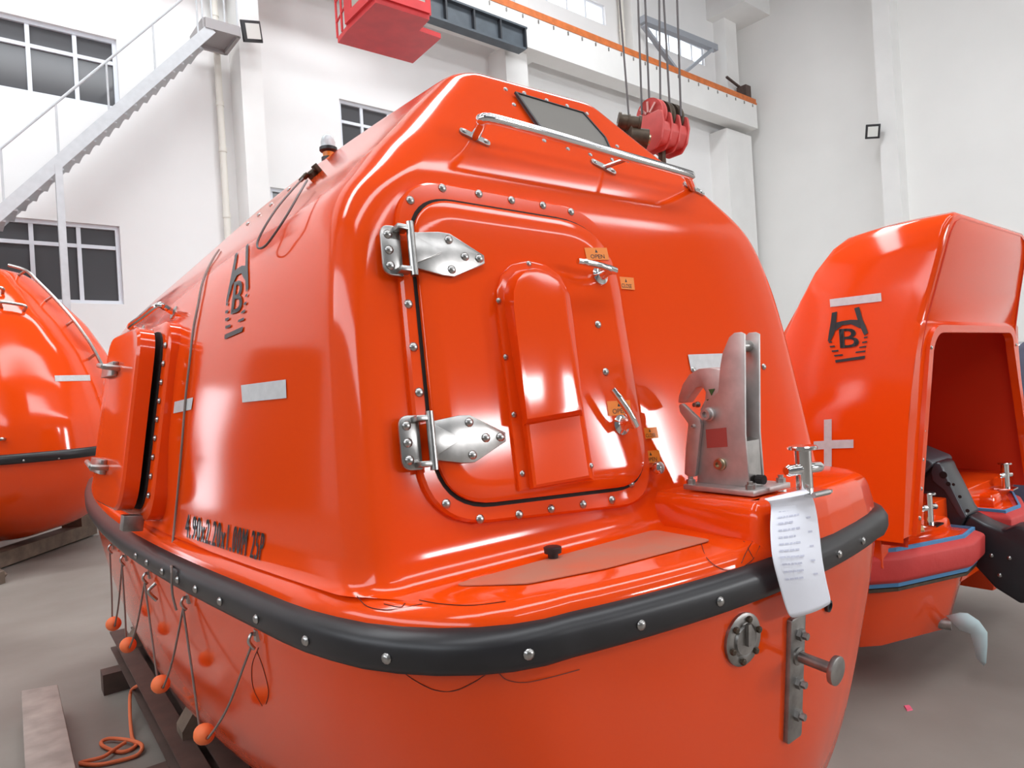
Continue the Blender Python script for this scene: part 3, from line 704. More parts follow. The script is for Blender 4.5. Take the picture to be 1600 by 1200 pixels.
for k in range(9): link('bolt', BOLT, side_frame, SM @ Matrix.Translation((.286, -.24 + .06 * k, .029)))
for u in (-.2, -.07, .07): link('bolt', BOLT, side_frame, SM @ Matrix.Translation((u, .306, .029)))
for px, py in ((248, 800),):
    h = hit(px, py); bolt(canopy, h[0], h[1])
# grab rail over the side hatch
f1, f2 = hit(272, 489), hit(222, 517)
c1, c2 = bx(249, 475, f1[0].x - .045), bx(201, 511, f2[0].x - .06) if f2 else None
if f2:
    gr_ = MB().tube(catmull([f1[0], f1[0] * .4 + c1 * .6, c1 + (c2 - c1) * .05, c1 * .5 + c2 * .5, c2 - (c2 - c1) * .05, f2[0] * .4 + c2 * .6, f2[0]], 6), .011, 10).build('side_grab_rail', CHROME, boat, smooth=True)
    for h in (f1, f2): MB().lathe([(.026, -.004), (.026, .004), (.018, .006)], 14).build('rail_foot', STEEL, gr_, frame_M(*h))
# thin wire from the roof to the fender
def surf_path(pts, off, tree=None):
    out = []
    for p in pts:
        h = hit(*p, tree)
        if h: out.append(h[0] + h[1] * off)
    return out
wp = surf_path([(344, 392), (334, 408), (320, 440), (312, 480), (305, 517), (299, 570), (293, 624), (288, 690), (282, 758), (276, 820), (270, 880)], .006)
q, n = ring_near(bz(267, 902, 0)); wp += [q + n * .006 + Vector((0, 0, .03)), q + n * .008 + Vector((0, 0, -.04)), q + n * .0 + Vector((0, 0, -.09))]
MB().tube(catmull(wp, 4), .0035, 6).build('side_wire', LINEM, boat, smooth=True)
# grab lines with foam floats
BR = [(160, 852), (185, 868), (226, 893), (283, 930), (372, 990)]
bpos = []
for px, py in BR:
    q, n = ring_near(bz(px, py - 6, -.05)); p0 = Vector((q.x, q.y, -.075)); h = T_HULL.ray_cast(p0 + n * .5, -n); p0 = h[0] if h[0] else p0
    k = MB().tube(catmull([p0, p0 + n * .012 + Vector((0, 0, .006)), p0 + n * .020 + Vector((0, 0, -.008)), p0 + n * .014 + Vector((0, 0, -.022)), p0 + n * .008 + Vector((0, 0, -.03))], 4), .0045, 8)
    k.box(p0, (.010, .02, .026)); k.build('line_bracket', STEEL, boat, smooth=True, angle=45); bpos.append(p0 + n * .016 + Vector((0, 0, -.024)))
h = ring_near(bz(264, 905, -.05)); k = MB().tube(catmull([h[0] + Vector((0, 0, -.05)), h[0] + h[1] * .02 + Vector((0, 0, -.07)), h[0] + Vector((0, 0, -.10))], 4), .0055, 8).build('line_bracket', STEEL, boat, smooth=True)
FL = [(172, 965, .034), (199, 1006, .034), (251, 1069, .034), (319, 1147, .034)]
for k, (px, py, r) in enumerate(FL):
    a, b = bpos[k], bpos[k + 1]; X = (a.x + b.x) / 2 - .005
    c = bx(px, py, X); c.y = max(min(c.y, max(a.y, b.y)), min(a.y, b.y)) if k < 2 else c.y
    d = (b - a).normalized(); d = Vector((0, -1, 0)) if d.length < .5 else d
    line = MB().tube(catmull([a, a * .5 + c * .5 + Vector((0, .012, -.03)), c - d * r * .9, c, c + d * r * .9, b * .5 + c * .5 + Vector((0, -.012, -.03)), b], 6), .0032, 6).build('grab_line', LINEM, boat, smooth=True)
    M = frame_M(c, d)
    MB().lathe([(.007, -.029), (.013, -.028), (.023, -.019), (.028, -.005), (.028, .005), (.023, .019), (.013, .028), (.007, .029), (.006, .025)], 18).build('foam_float', FLOATM, boat, M, smooth=True)
# beacon on the roof
bcn = bz(514, 250, 1.432); BS = Matrix.Translation(bcn) @ Matrix.Scale(.74, 4)
MB().lathe([(.040, -.03), (.040, .012), (.030, .016), (.030, .04), (.042, .044), (.048, .050), (.048, .066), (.040, .070)], 18).build('beacon_base', BLACKPL, boat, BS, smooth=True, angle=40)
MB().lathe([(.031, .014), (.031, .042)], 18).build('beacon_collar', mat('amber_plastic', (.85, .25, .02), .35), boat, BS, smooth=True, angle=40)
MB().lathe([(.039, .070), (.038, .10), (.030, .125), (.015, .138), (.004, .141)], 18).build('beacon_dome', LAMPG, boat, BS, smooth=True)
# cable clamp with a loop of wire on the flank
h = hit(491, 276); CMx = frame_M(h[0], h[1]) @ Matrix.Scale(.75, 4)
ck = MB().box((0, 0, .012), (.05, .03, .024)); ck.cyl((-.03, -.03, .022), (.03, .02, .022), .010, 8); ck.box((.03, .02, .02), (.03, .02, .04))
ck.cyl((.01, -.02, .03), (-.015, -.06, .025), .009, 8); ck.cyl((-.015, -.015, .03), (-.04, -.05, .025), .009, 8)
clamp = ck.build('cable_clamp', GREASE, boat, CMx, bevel=.002)
lp = [(484, 291), (466, 312), (446, 337), (430, 363), (419, 386), (420, 396), (431, 393), (446, 375), (464, 348), (480, 318), (492, 295)]
MB().tube(catmull(surf_path(lp, .03, T_CAN), 5), .003, 6).build('cable_loop', WIREM, boat, smooth=True)
for px, py in ((482, 272), (452, 296), (424, 320), (405, 336), (388, 350)):
    h = hit(px, py)
    if h: bolt(canopy, h[0], h[1])
# pen marks left on the gelcoat
PEN = mat('pencil_mark', (.10, .02, .012), .6)
def pen(pts, tree=None):
    pp = surf_path(pts, .0008, tree)
    if len(pp) > 2: MB().tube(catmull(pp, 4), .0009, 4).build('pen_mark', PEN, hull, smooth=True)
pen([(628, 1048), (650, 1064), (680, 1078), (710, 1079), (740, 1066), (758, 1054)], T_HULL)
pen([(780, 1052), (792, 1062), (820, 1066), (860, 1058), (905, 1046)], T_HULL)
pen([(402, 1018), (412, 1045), (420, 1080), (416, 1100)], T_HULL); pen([(404, 1012), (394, 1040), (396, 1075), (410, 1103)], T_HULL)
pen([(558, 932), (575, 948), (610, 953), (660, 944)], T_CAN); pen([(600, 944), (625, 949), (633, 943)], T_CAN); pen([(655, 938), (690, 944), (740, 946), (790, 940)], T_CAN)
pen([(1096, 850), (1104, 872), (1125, 888), (1150, 890), (1175, 875), (1187, 853)], T_CAN); pen([(1162, 846), (1170, 860), (1177, 873)], T_CAN); pen([(1176, 846), (1166, 862), (1158, 880)], T_CAN)

# ------------------------------------------------------------------ paper sheet hung over the edge of the plinth
def bw(p): return BM @ p
rows = [((1192, 780), (1258, 764), 'z', PZ + .012), ((1200, 782), (1266, 770), 'z', PZ + .014), ((1206, 790), (1272, 782), 'y', .066), ((1203, 815), (1277, 808), 'y', .045), ((1204, 845), (1281, 840), 'y', .028), ((1206, 872), (1284, 872), 'y', .012), ((1215, 905), (1289, 900), 'y', .010), ((1223, 935), (1294, 922), 'y', .014), ((1233, 967), (1299, 942), 'y', .018)]
conv = {'z': bz, 'y': by}
NX = 8; pv = []
for (a, b, k, val) in rows:
    for i in range(NX + 1):
        t = i / NX; q = conv[k](a[0] * (1 - t) + b[0] * t, a[1] * (1 - t) + b[1] * t, val)
        q = q + Vector((0, -.010 * math.sin(PI * t) if k == 'y' else 0, 0)); pv.append(BM @ q)
pf = [(j * (NX + 1) + i, j * (NX + 1) + i + 1, (j + 1) * (NX + 1) + i + 1, (j + 1) * (NX + 1) + i) for j in range(len(rows) - 1) for i in range(NX)]
pm = MB().add(pv, pf)
paper = pm.build('paper_sheet', PAPER, smooth=True, angle=80, recalc=False); tag(paper, 'white printed checklist sheet hanging over the black fender of the front lifeboat', 'paper')
sub = paper.modifiers.new('smooth_surface', 'SUBSURF'); sub.levels = 2; sub.render_levels = 2
so = paper.modifiers.new('sheet_thickness', 'SOLIDIFY'); so.thickness = .0006
def pgrid(u, v):                                     # u across, v down the sheet (0..1)
    R = (len(rows) - 1) * v; j = min(int(R), len(rows) - 2); fy = R - j; C = NX * u; i = min(int(C), NX - 1); fx = C - i; g = lambda a, b: pv[a * (NX + 1) + b]
    return (g(j, i) * (1 - fx) + g(j, i + 1) * fx) * (1 - fy) + (g(j + 1, i) * (1 - fx) + g(j + 1, i + 1) * fx) * fy
TOCAM = (CAM - pv[40]).normalized()
ink = MB(); random.seed(3)
for k in range(11):
    v = .30 + k * .045; u = .14
    while u < (.5 if k % 2 else .42):
        l = random.uniform(.03, .09); pts = [pgrid(u + a * l, v + b * .012 - (u + a * l) * .03) + TOCAM * .0035 for b in (0, 1) for a in (0, 1)]
        ink.add(pts, [(0, 1, 3, 2)]); u += l + .02
    if k % 2 == 0: pts = [pgrid(.72 + a * .1, v + b * .012 - .03) + TOCAM * .0035 for b in (0, 1) for a in (0, 1)]; ink.add(pts, [(0, 1, 3, 2)])
ink.build('printed_lines', INK, paper, recalc=False)['kind'] = 'stuff'

# steel cradle under the front lifeboat
crd = thing('boat_cradle', 'brown steel cradle of paired rails carrying the large front lifeboat', 'cradle', BM)
for x in (-.86, -.74, .74, .86):
    r = MB(); r.box2((x - .045, .7, -1.075), (x + .045, 4.3, -1.065)); r.box2((x - .045, .7, -.975), (x + .045, 4.3, -.965)); r.box2((x - .006, .7, -1.065), (x + .006, 4.3, -.975)); r.build('rail', BROWNST, crd)
for y in (1.0, 2.45, 3.9):
    MB().box2((-1.0, y - .06, -1.2), (1.0, y + .06, -1.08)).build('cross_beam', BROWNST, crd)
    for x in (-.8, .8): MB().prism([(-.11, -.965), (.11, -.965), (.11, -.93), (.02, -.80), (-.06, -.80)] if x > 0 else [(-.11, -.965), (.11, -.965), (.06, -.80), (-.02, -.80), (-.11, -.93)], y - .06, y + .06, lambda u, v, n, x=x: Vector((x * .93 + u, n, v))).build('support_pad', WOOD2, crd)
    MB().box2((-.06, y - .06, -1.08), (.06, y + .06, -1.0)).build('keel_block', WOOD2, crd)
# timber baulk lying on the floor
tb = MB(); za = .17
pa = [at_z(33, 1079, za), at_z(90, 1069, za), at_z(122, 1215, za), at_z(40, 1225, za)]
tb.loft([[Vector((p.x, p.y, 0)) for p in pa], pa])
tag(tb.build('timber_baulk', WOOD, bevel=.006), 'weathered grey timber baulk lying on the floor beside the cradle', 'timber')
# orange rope from cradle to floor
rp = [at_z(228, 1072, .2) + Vector((-.02, 0, .02)), at_z(205, 1080, .12), at_z(203, 1110, .06), at_z(206, 1150, .012), at_z(212, 1165, .012), at_z(190, 1175, .012), at_z(165, 1168, .012), at_z(158, 1160, .012), at_z(172, 1154, .02), at_z(205, 1157, .025), at_z(222, 1165, .02), at_z(214, 1180, .012), at_z(180, 1190, .012), at_z(150, 1195, .012), at_z(125, 1192, .012), at_z(160, 1183, .02), at_z(180, 1170, .025), at_z(196, 1160, .028)]
tag(MB().tube(catmull(rp, 6), .009, 8).build('orange_rope', ROPEM, smooth=True), 'thin orange rope hanging off the cradle and coiled on the floor', 'rope')
sc_ = at_z(1418, 1107, 0)
tag(MB().loft([[sc_ + Vector((x, y, 0)) for x, y in ((-.03, -.01), (.0, -.025), (.035, .0), (.01, .02))], [sc_ + Vector((x, y, .006)) for x, y in ((-.028, -.008), (.0, -.02), (.03, .004), (.01, .018))]]).build('paper_scrap', mat('pink_scrap', (.75, .12, .2), .8)), 'small pink scrap of paper lying on the concrete floor', 'litter')

# ------------------------------------------------------------------ the boat on the left, side on
Lx, Ly = (CAM + FWD * 8.0 - RGT * 4.62).xy
LM = Matrix.Translation((Lx, Ly, 1.22)) @ Matrix(((RGT.x * 0 + FWD.x, -RGT.x, 0, 0), (FWD.y, -RGT.y, 0, 0), (0, 0, 1, 0), (0, 0, 0, 1)))
# local x = away from the camera, local y = along the boat to the left
lb_ = thing('lifeboat', 'orange lifeboat behind on the left, side on, with a curved steel ridge rail', 'lifeboat', LM)
LMI = LM.inverted(); LCL = LMI @ CAM
LH = [(.0, .0, 1.15, 1.25, .75, 1.2, .05, 6.4), (-.15, .03, 1.13, 1.24, .75, 1.2, .05, 6.37), (-.4, .13, 1.05, 1.2, .75, 1.25, .05, 6.27), (-.65, .32, .9, 1.08, .7, 1.3, .05, 6.08), (-.85, .62, .65, .85, .55, 1.3, .05, 5.78), (-.98, 1.1, .35, .5, .3, 1.1, .05, 5.3), (-1.02, 1.5, .1, .2, .08, .5, .02, 5.0)]
hl2 = interp_levels(LH, 30, 3)
lhull = MB().loft([full_ring(half_ring(l[1], l[7], l[2], l[3], l[4], l[5], l[6], nE=6, nC=10, nS=16), l[0]) for l in hl2], cap0=False).build('hull', ORANGE, lb_, smooth=True, angle=60)
LT = [(.0, .02, 1.13, 1.23, .75, 1.2, .05, 6.38), (.35, .05, 1.1, 1.2, .72, 1.1, .05, 6.3), (.75, .17, 1.02, 1.13, .65, 1.0, .05, 6.1), (1.15, .34, .9, 1.0, .55, .9, .05, 5.9), (1.5, .56, .78, .9, .4, .7, .05, 5.7), (1.8, .80, .58, .7, .3, .5, .05, 5.4), (2.08, 1.06, .38, .5, .2, .3, .05, 5.1), (2.14, 1.16, .3, .4, .15, .2, .03, 5.0), (2.16, 1.4, .05, .08, .03, .05, 0, 4.8)]
ll2 = interp_levels(LT, 44, 1)
lcan = MB().loft([full_ring(half_ring(l[1], l[7], l[2], l[3], l[4], l[5], l[6], nE=6, nC=10, nS=16), l[0]) for l in ll2], cap0=False).build('canopy', ORANGE, lb_, smooth=True, angle=60)
lfr = [full_ring(half_ring(-d, 6.4 + d, 1.15 + d, 1.25 + d, .75, 1.2, .05, nE=6, nC=10, nS=16), z) for d, z in ((-.02, -.05), (.03, -.05), (.045, -.03), (.045, .03), (.03, .05), (-.02, .05))]
lfd = MB().loft(lfr + [lfr[0]], cap0=False, cap1=False).build('fender', RUBBER, lb_, smooth=True, angle=60)
T_L = bvh_of(lcan); T_LF = bvh_of(lfd)
def hitL(px, py, off=.004, tree=None):
    r = (LMI.to_3x3() @ ray(px, py)).normalized(); h = (tree or T_L).ray_cast(LCL, r)
    if h[0] is None: return None
    n = h[1] if h[1].dot(r) < 0 else -h[1]; return h[0] + n * off, n
for px in (37, 92, 145):
    h = hitL(px, 722 - px * .06, 0, T_LF)
    if h: bolt(lfd, h[0], h[1])
def convL(px, py):
    h = hitL(px, py); return h[0] if h else LCL
tape([(85, 587), (140, 586), (141, 595), (86, 596)], parent=lcan, conv=convL)
# curved ridge rail along the end of the canopy
rlp = []
for t in [k / 10 for k in range(11)]:
    i = int(6 + t * (len(ll2) - 10)); l = ll2[i]; rlp.append(Vector((-.0, l[1] - .09, l[0] + .05)))
rr = MB().tube(catmull(rlp, 3), .019, 10).build('ridge_rail', STEEL, lb_, smooth=True)
for i in (1, 3, 5, 7, 9): MB().cyl(rlp[i], rlp[i] + Vector((0, .11, -.07)), .016, 8).build('rail_post', STEEL, rr, smooth=True)
def smallrail(a, b, name, parent):
    p, q = hitL(*a, 0), hitL(*b, 0)
    if p and q: MB().tube(catmull([p[0], p[0] + p[1] * .07, (p[0] + q[0]) / 2 + (p[1] + q[1]) * .04, q[0] + q[1] * .07, q[0]], 5), .018, 8).build(name, STEEL, parent, smooth=True)
smallrail((2, 480), (37, 486), 'grab_rail', lb_); smallrail((-30, 456), (4, 458), 'grab_rail', lb_); smallrail((-20, 688), (7, 686), 'side_latch', lb_)
# its wooden cradle
lc = thing('boat_cradle', 'dark wooden trestle cradle under the left background lifeboat', 'cradle', LM)
for y in (1.15, 3.2, 5.2):
    MB().box2((-1.15, y - .12, -1.20), (1.15, y + .12, -1.04)).build('bearer', WOOD2, lc)
    for s in (-1, 1):
        MB().box2((s * .95 - .13, y - .13, -1.04), (s * .95 + .13, y + .13, -.72)).build('chock', WOOD2, lc)
        MB().bar((s * 1.12, y - .55, -1.18), (s * 1.12, y - .1, -.80), .06, .08).build('brace', WOOD2, lc)
MB().box2((-1.28, .55, -1.22), (-1.16, 5.6, -1.10)).build('sill_beam', WOOD2, lc)

# ------------------------------------------------------------------ rescue boat on the right with its stern shelter
rbt = thing('rescue_boat', 'orange rescue boat on the right with an open stern shelter and red padded bumper', 'rescue boat', Matrix.Translation((4.43, 2.4, .5)))
RI = Matrix.Translation((-4.43, -2.4, -.5))
XC = 4.43
#        z    hw_near y_near  hw_far y_far
lev = [(.84, 1.07, 1.31, .95, 2.80), (1.15, .995, 1.31, .90, 2.55), (1.42, .92, 1.31, .84, 2.33), (1.66, .845, 1.30, .78, 2.15), (1.87, .78, 1.28, .735, 2.01),
       (2.05, .735, 1.24, .70, 1.93), (2.2, .705, 1.205, .66, 1.86), (2.32, .675, 1.18, .60, 1.78), (2.375, .63, 1.17, .54, 1.72), (2.40, .55, 1.17, .46, 1.68)]
NY = 8
def hood_pt(i, s, j, ins=0.):
    z, hn, yn_, hf, yf_ = lev[i]; t = j / NY; hw = hn + (hf - hn) * t * t
    bul = .03 * math.sin(PI * min(1, t)); return Vector((XC + s * (hw + bul - ins), yn_ + (yf_ - yn_) * t, z - ins * .6))
def hood_rows(ins=0.):
    rows_ = []
    for j in range(NY + 1):
        rows_.append([hood_pt(i, -1, j, ins) for i in range(len(lev))] + [hood_pt(i, 1, j, ins) for i in range(len(lev) - 1, -1, -1)])
    return rows_
hd = MB().loft(hood_rows(), closed=False, cap0=False, cap1=True)
for i in range(4, len(lev) - 1):       # visor face above the opening
    hd.add([hood_pt(i, -1, 0), hood_pt(i, 1, 0), hood_pt(i + 1, 1, 0), hood_pt(i + 1, -1, 0)], [(0, 1, 2, 3)])
out = [(p.x, p.z) for p in [hood_pt(i, -1, 0) for i in range(5)] + [hood_pt(i, 1, 0) for i in range(4, -1, -1)]]
def opening(ins, top, r):
    o = [Vector((XC - 1.06 + ins, .86)), Vector((XC - .765 + ins, 1.87 - top)), Vector((XC + .765 - ins, 1.87 - top)), Vector((XC + 1.06 - ins, .86))]
    return fillet(o, [0, r, r, 0], 8)
op = opening(.115, .045, .14)
def face_y(z): return 1.31 if z < 1.6 else 1.31 - (z - 1.6) * .1
m_ = len(op) // 2
ou = []
for k, p in enumerate(op):              # matching point on the outer edge of the end face
    if k < m_:
        z = .86 + (1.87 - .86) * min(1, k / (m_ - 4)); zz = [l[0] for l in lev[:5]]; i = max(q for q in range(5) if zz[q] <= z + 1e-6); i = min(i, 3); t = (z - zz[i]) / (zz[i + 1] - zz[i])
        ou.append((hood_pt(i, -1, 0) * (1 - t) + hood_pt(i + 1, -1, 0) * t))
ou = ou + [Vector((2 * XC - p.x, p.y, p.z)) for p in ou[::-1]]
inn = [Vector((p.x, face_y(p.y) - .004, p.y)) for p in op]
hd.loft([ou, inn], closed=False, cap0=False, cap1=False)
hood = hd.build('stern_shelter', ORANGE, rbt, RI, bevel=.05, bseg=4, angle=60)
flg = MB().loft([[Vector((p.x, face_y(p.y) - .002, p.y)) for p in opening(.085, .02, .16)], [Vector((p.x, face_y(p.y) - .022, p.y)) for p in opening(.088, .022, .16)], [Vector((p.x, face_y(p.y) - .022, p.y)) for p in opening(.135, .06, .13)], [Vector((p.x, face_y(p.y) + .02, p.y)) for p in opening(.137, .062, .13)]], closed=False, cap0=False, cap1=False).build('opening_flange', ORANGE, hood, RI, smooth=True, angle=40)
fo = opening(.11, .035, .14)
for k in range(7):
    for s in (-1, 1):
        t = .06 + k * .145; z = .88 + t * .92; x = XC + s * (.95 - (z - .86) * .292); link('bolt', BOLT, flg, RI @ frame_M((x, face_y(z) - .022, z), (0, -1, 0)))
inner = MB().loft(hood_rows(.05), closed=False, cap0=False, cap1=True)
inner.build('shelter_lining', ORANGE_IN, hood, RI, smooth=True, angle=50)
T_R = bvh_of(hood)
RIM = RI.copy(); LCR = RIM @ CAM
def hitR(px, py, off=.004):
    r = ray(px, py).normalized(); h = T_R.ray_cast(CAM, r)
    if h[0] is None: return None
    n = h[1] if h[1].dot(r) < 0 else -h[1]; return RI @ (h[0] + n * off)
def tapeR(c):
    ok = [hitR(*p) for p in c]
    if all(ok): tape(c, parent=hood, conv=lambda a, b: hitR(a, b) or ok[0])
tapeR([(1297, 468), (1377, 458), (1378, 471), (1298, 480)])
tapeR([(1288, 656), (1300, 655), (1300, 736), (1288, 737)]); tapeR([(1300, 688), (1334, 687), (1334, 700), (1300, 701)]); tapeR([(1272, 690), (1288, 689), (1288, 702), (1272, 703)])
emblem(px_quad([(1291, 483), (1353, 478), (1361, 563), (1296, 568)], 0, lambda a, b: hitR(a, b, .005) or Vector((0, 0, 0))), BLACKP, hood)
# hull of the rescue boat
def P(px, py, X): return at_x(px, py, X)
hz = MB()
hs = []
for t, (y, hw, zb) in enumerate([(1.42, 1.04, .40), (1.9, 1.10, .34), (2.6, 1.15, .32), (3.6, 1.10, .34), (4.6, .85, .42), (5.3, .45, .55), (5.6, .08, .7)]):
    hs.append([Vector((XC - hw * .35, y, zb)), Vector((XC - hw * .8, y, zb + .12)), Vector((XC - hw, y, .70)), Vector((XC - hw, y, .90)), Vector((XC - hw * .75, y, .905)), Vector((XC + hw * .75, y, .905)), Vector((XC + hw, y, .90)), Vector((XC + hw, y, .70)), Vector((XC + hw * .8, y, zb + .12)), Vector((XC + hw * .35, y, zb))])
rhull = MB().loft(hs).build('hull', ORANGE, rbt, RI, bevel=.02, bseg=2)
# stern quarters left and right of the motor well
def quarter(s):
    pts = {}
    xi = [3.36, 3.50, 3.95, 4.20]; pxs = [(1340, 850), (1396, 850), (1503, 850), (1540, 842)]
    top = [P(p[0], p[1], x) for p, x in zip(pxs, xi)]
    ys = [q.y for q in top]; zt = sum(q.z for q in top) / 4
    return xi, ys, zt
xi, ys, zt = quarter(-1)
def mirror(v, s): return Vector((v.x if s < 0 else 2 * XC - v.x, v.y, v.z))
for s in (-1, 1):
    ol = [(xi[0], 1.75), (xi[0], ys[0]), (xi[1], ys[1]), (xi[2], ys[2]), (xi[3] - .05, ys[3] + .05), (xi[3] - .05, 1.75)]
    def oz(d, z, dy=0): return [mirror(Vector((p.x, p.y + dy, z)), s) for p in inset([Vector(q) for q in ol], d)]
    z0 = zt; zb0 = P(1440, 1000, 3.75).z
    q = MB().loft([oz(.09, zb0, .02), oz(.03, z0 - .20), oz(.02, z0 - .02), oz(.02, z0 + .01)]).build('stern_quarter', ORANGE, rbt, RI, bevel=.012)
    d = MB().loft([oz(.07, z0 + .008), oz(.08, z0 + .075), oz(.09, z0 + .08)]).build('quarter_deck', ORANGE, rbt, RI, bevel=.01)
    cu = MB().loft([oz(-.01, z0 - .155), oz(-.05, z0 - .13), oz(-.055, z0 - .02), oz(-.01, z0 + .004)]).build('padded_bumper', mat('red_pvc_fabric', (.56, .035, .03), .6, bump=.25, bscale=9), rbt, RI, bevel=.012)
    BLUE = mat('blue_webbing', (.07, .25, .48), .6)
    for zz, dd in ((z0 + .006, -.004), (z0 - .158, -.006)): MB().loft([oz(dd, zz - .012), oz(dd - .012, zz - .010), oz(dd - .012, zz + .010), oz(dd, zz + .012), oz(dd, zz - .012)], cap0=False, cap1=False).build('bumper_strap', BLUE, cu, RI)
    MB().loft([oz(-.002, z0 - .195), oz(-.014, z0 - .19), oz(-.014, z0 - .175), oz(-.002, z0 - .17), oz(-.002, z0 - .195)], cap0=False, cap1=False).build('bumper_rope', GREASE, cu, RI)
    bb = P(1452, 826, 3.80) if s < 0 else mirror(P(1452, 826, 3.80), 1)
    bb.z = z0 + .082
    hgt = .155
    bo = bollard(rbt, bb, hgt, .022, RI, cross=.06, dirv=(1, -.3, 0))
    if s < 0:
        MB().box(bb + Vector((-.14, .0, .006)), (.10, .05, .012), Matrix.Rotation(.4, 3, 'Z')).build('tape_scrap', mat('tan_tape', (.55, .36, .17), .7), d, RI, bevel=.004)
# pale tape hanging off the stern fitting
st = [(1478, 962, 1500, 957, 3.93), (1500, 985, 1512, 958, 3.94), (1516, 990, 1530, 970, 3.96), (1522, 1010, 1543, 988, 3.97), (1526, 1028, 1543, 1008, 3.97), (1537, 1040, 1541, 1036, 3.97)]
tv = []
for a, b, c, d_, X in st: tv += [P(a, b, X), P(c, d_, X + .01)]
tm = MB().add(tv, [(2 * i, 2 * i + 1, 2 * i + 3, 2 * i + 2) for i in range(len(st) - 1)]).build('hanging_tape', mat('pale_blue_tape', (.52, .66, .68), .55), rbt, RI, smooth=True, recalc=False)
so = tm.modifiers.new('thickness', 'SOLIDIFY'); so.thickness = .002
fp_ = P(1474, 975, 3.93); MB().cyl(fp_ + Vector((0, .05, 0)), fp_ + Vector((.02, -.03, 0)), .03, 12).build('stern_drain', STEEL_D, rbt, RI, smooth=True)
# cradle of the rescue boat
rc_ = thing('boat_cradle', 'dark wooden trestles carrying the orange rescue boat with the stern shelter', 'cradle')
for y in (2.2, 4.2):
    MB().box2((3.7, y - .1, .22), (5.2, y + .1, .325)).build('bearer', WOOD2, rc_)
    for x in (3.9, 5.0): MB().box2((x - .1, y - .1, 0), (x + .1, y + .1, .22)).build('block', WOOD2, rc_)

# outboard motor tilted up in the stern well
OX = 4.33
MOTOR = mat('dark_motor_paint', (.022, .023, .028), .32, noise=.3, nscale=6)
MOTORL = mat('grey_blue_motor_cowl', (.05, .055, .066), .4)
om = thing('outboard_motor', 'black outboard motor tilted up in the stern well of the rescue boat', 'outboard motor', Matrix.Translation((OX, 1.4, .9)))
OI = Matrix.Translation((-OX, -1.4, -.9))
def yz(pts): return [Vector((q.y, q.z)) for q in [at_x(px, py, OX) for px, py in pts]]
def slab(pts, x0, x1, name, m, bev=.015, parent=None):
    return MB().prism(yz(pts), x0, x1, lambda u, v, n: Vector((OX + n, u, v))).build(name, m, parent or om, OI, bevel=bev, bseg=3)
slab([(1395, 690), (1425, 699), (1466, 716), (1470, 722), (1448, 742), (1425, 764), (1398, 775)], -.12, .2, 'cowl', MOTORL, .03)
slab([(1466, 718), (1478, 722), (1483, 735), (1492, 752), (1512, 793), (1519, 802), (1506, 828), (1490, 838), (1450, 826), (1420, 818), (1422, 768), (1448, 744)], -.08, .14, 'mid_section', MOTOR, .02)
slab([(1519, 802), (1545, 816), (1572, 827), (1590, 819), (1612, 822), (1640, 870), (1632, 930), (1600, 940), (1560, 915), (1540, 893), (1510, 862), (1500, 838), (1506, 826)], -.06, .1, 'lower_leg', MOTOR, .015)
slab([(1604, 825), (1640, 800), (1668, 880), (1650, 960), (1604, 938)], -.045, .08, 'gear_case', MOTOR, .02)
# bright front edge plate with holes, and bolts
ep = slab([(1468, 720), (1478, 723), (1484, 737), (1494, 757), (1513, 795), (1518, 804), (1511, 806), (1503, 795), (1484, 762), (1466, 748), (1464, 735)], -.086, -.078, 'tilt_bracket', MOTORL, .002)
for px, py, r in ((1482, 756, .012), (1500, 776, .009), (1512, 798, .010), (1474, 742, .02), (1490, 757, .008)):
    q = at_x(px, py, OX - .087); MB().lathe([(r, 0), (r, .003), (r * .6, .0035)], 14).build('bracket_hole', DARK, om, OI @ frame_M(q, (-1, 0, 0)))
for px, py in ((1577, 872), (1562, 899), (1549, 868)):
    q = at_x(px, py, OX - .062); link('leg_bolt', BOLT, om, OI @ frame_M(q, (-1, 0, 0)))

# covered bundle further back on the right
tp_ = at_d(1672, 600, 7.0)
tpm = MB(); rg = []
for k, (z, r) in enumerate([(0, .92), (.5, .95), (1.0, .86), (1.4, .70), (1.7, .5), (1.85, .3), (1.92, .1)]):
    rg.append([Vector((tp_.x + r * (1 + .06 * math.sin(3 * a + k) + .04 * math.sin(7 * a + 2 * k)) * math.cos(a), tp_.y + r * (1 + .05 * math.sin(4 * a + k)) * math.sin(a), z)) for a in [2 * PI * j / 28 for j in range(28)]])
tag(tpm.loft(rg).build('tarpaulin_bundle', mat('navy_tarpaulin', (.055, .06, .11), .55, noise=.4, nscale=3, bump=.6, bscale=4), smooth=True, angle=70), 'tall bundle wrapped in navy tarpaulin standing behind the rescue boat', 'bundle')

# ------------------------------------------------------------------ crane equipment and wall fittings
# runway beam with its rail
rb2 = thing('crane_runway', 'white concrete crane runway beam with an orange rail along the wall', 'runway beam')
MB().box2((-11.9, 13.95, 10.95), (24.6, 14.55, 11.92)).build('beam', CONC, rb2)
MB().box2((-11.9, 13.96, 11.92), (24.6, 14.12, 12.08)).build('rail', RAILM, rb2)
MB().box2((-11.9, 13.93, 11.86), (24.6, 13.97, 11.93)).build('rail_clip_strip', RAILM, rb2)
MB().box2((24.0, 14.0, 12.0), (24.35, 14.4, 12.55)).build('end_stop', BROWNST, rb2)
MB().bar((23.2, 14.3, 12.75), (24.1, 14.3, 12.55), .08, .06).build('buffer_arm', BROWNST, rb2)
for k in range(26):
    x = 9.8 + .58 * k; MB().box2((x - .015, 13.92, 11.72), (x + .015, 13.96, 11.82)).build('rail_clip', STEEL_D, rb2)
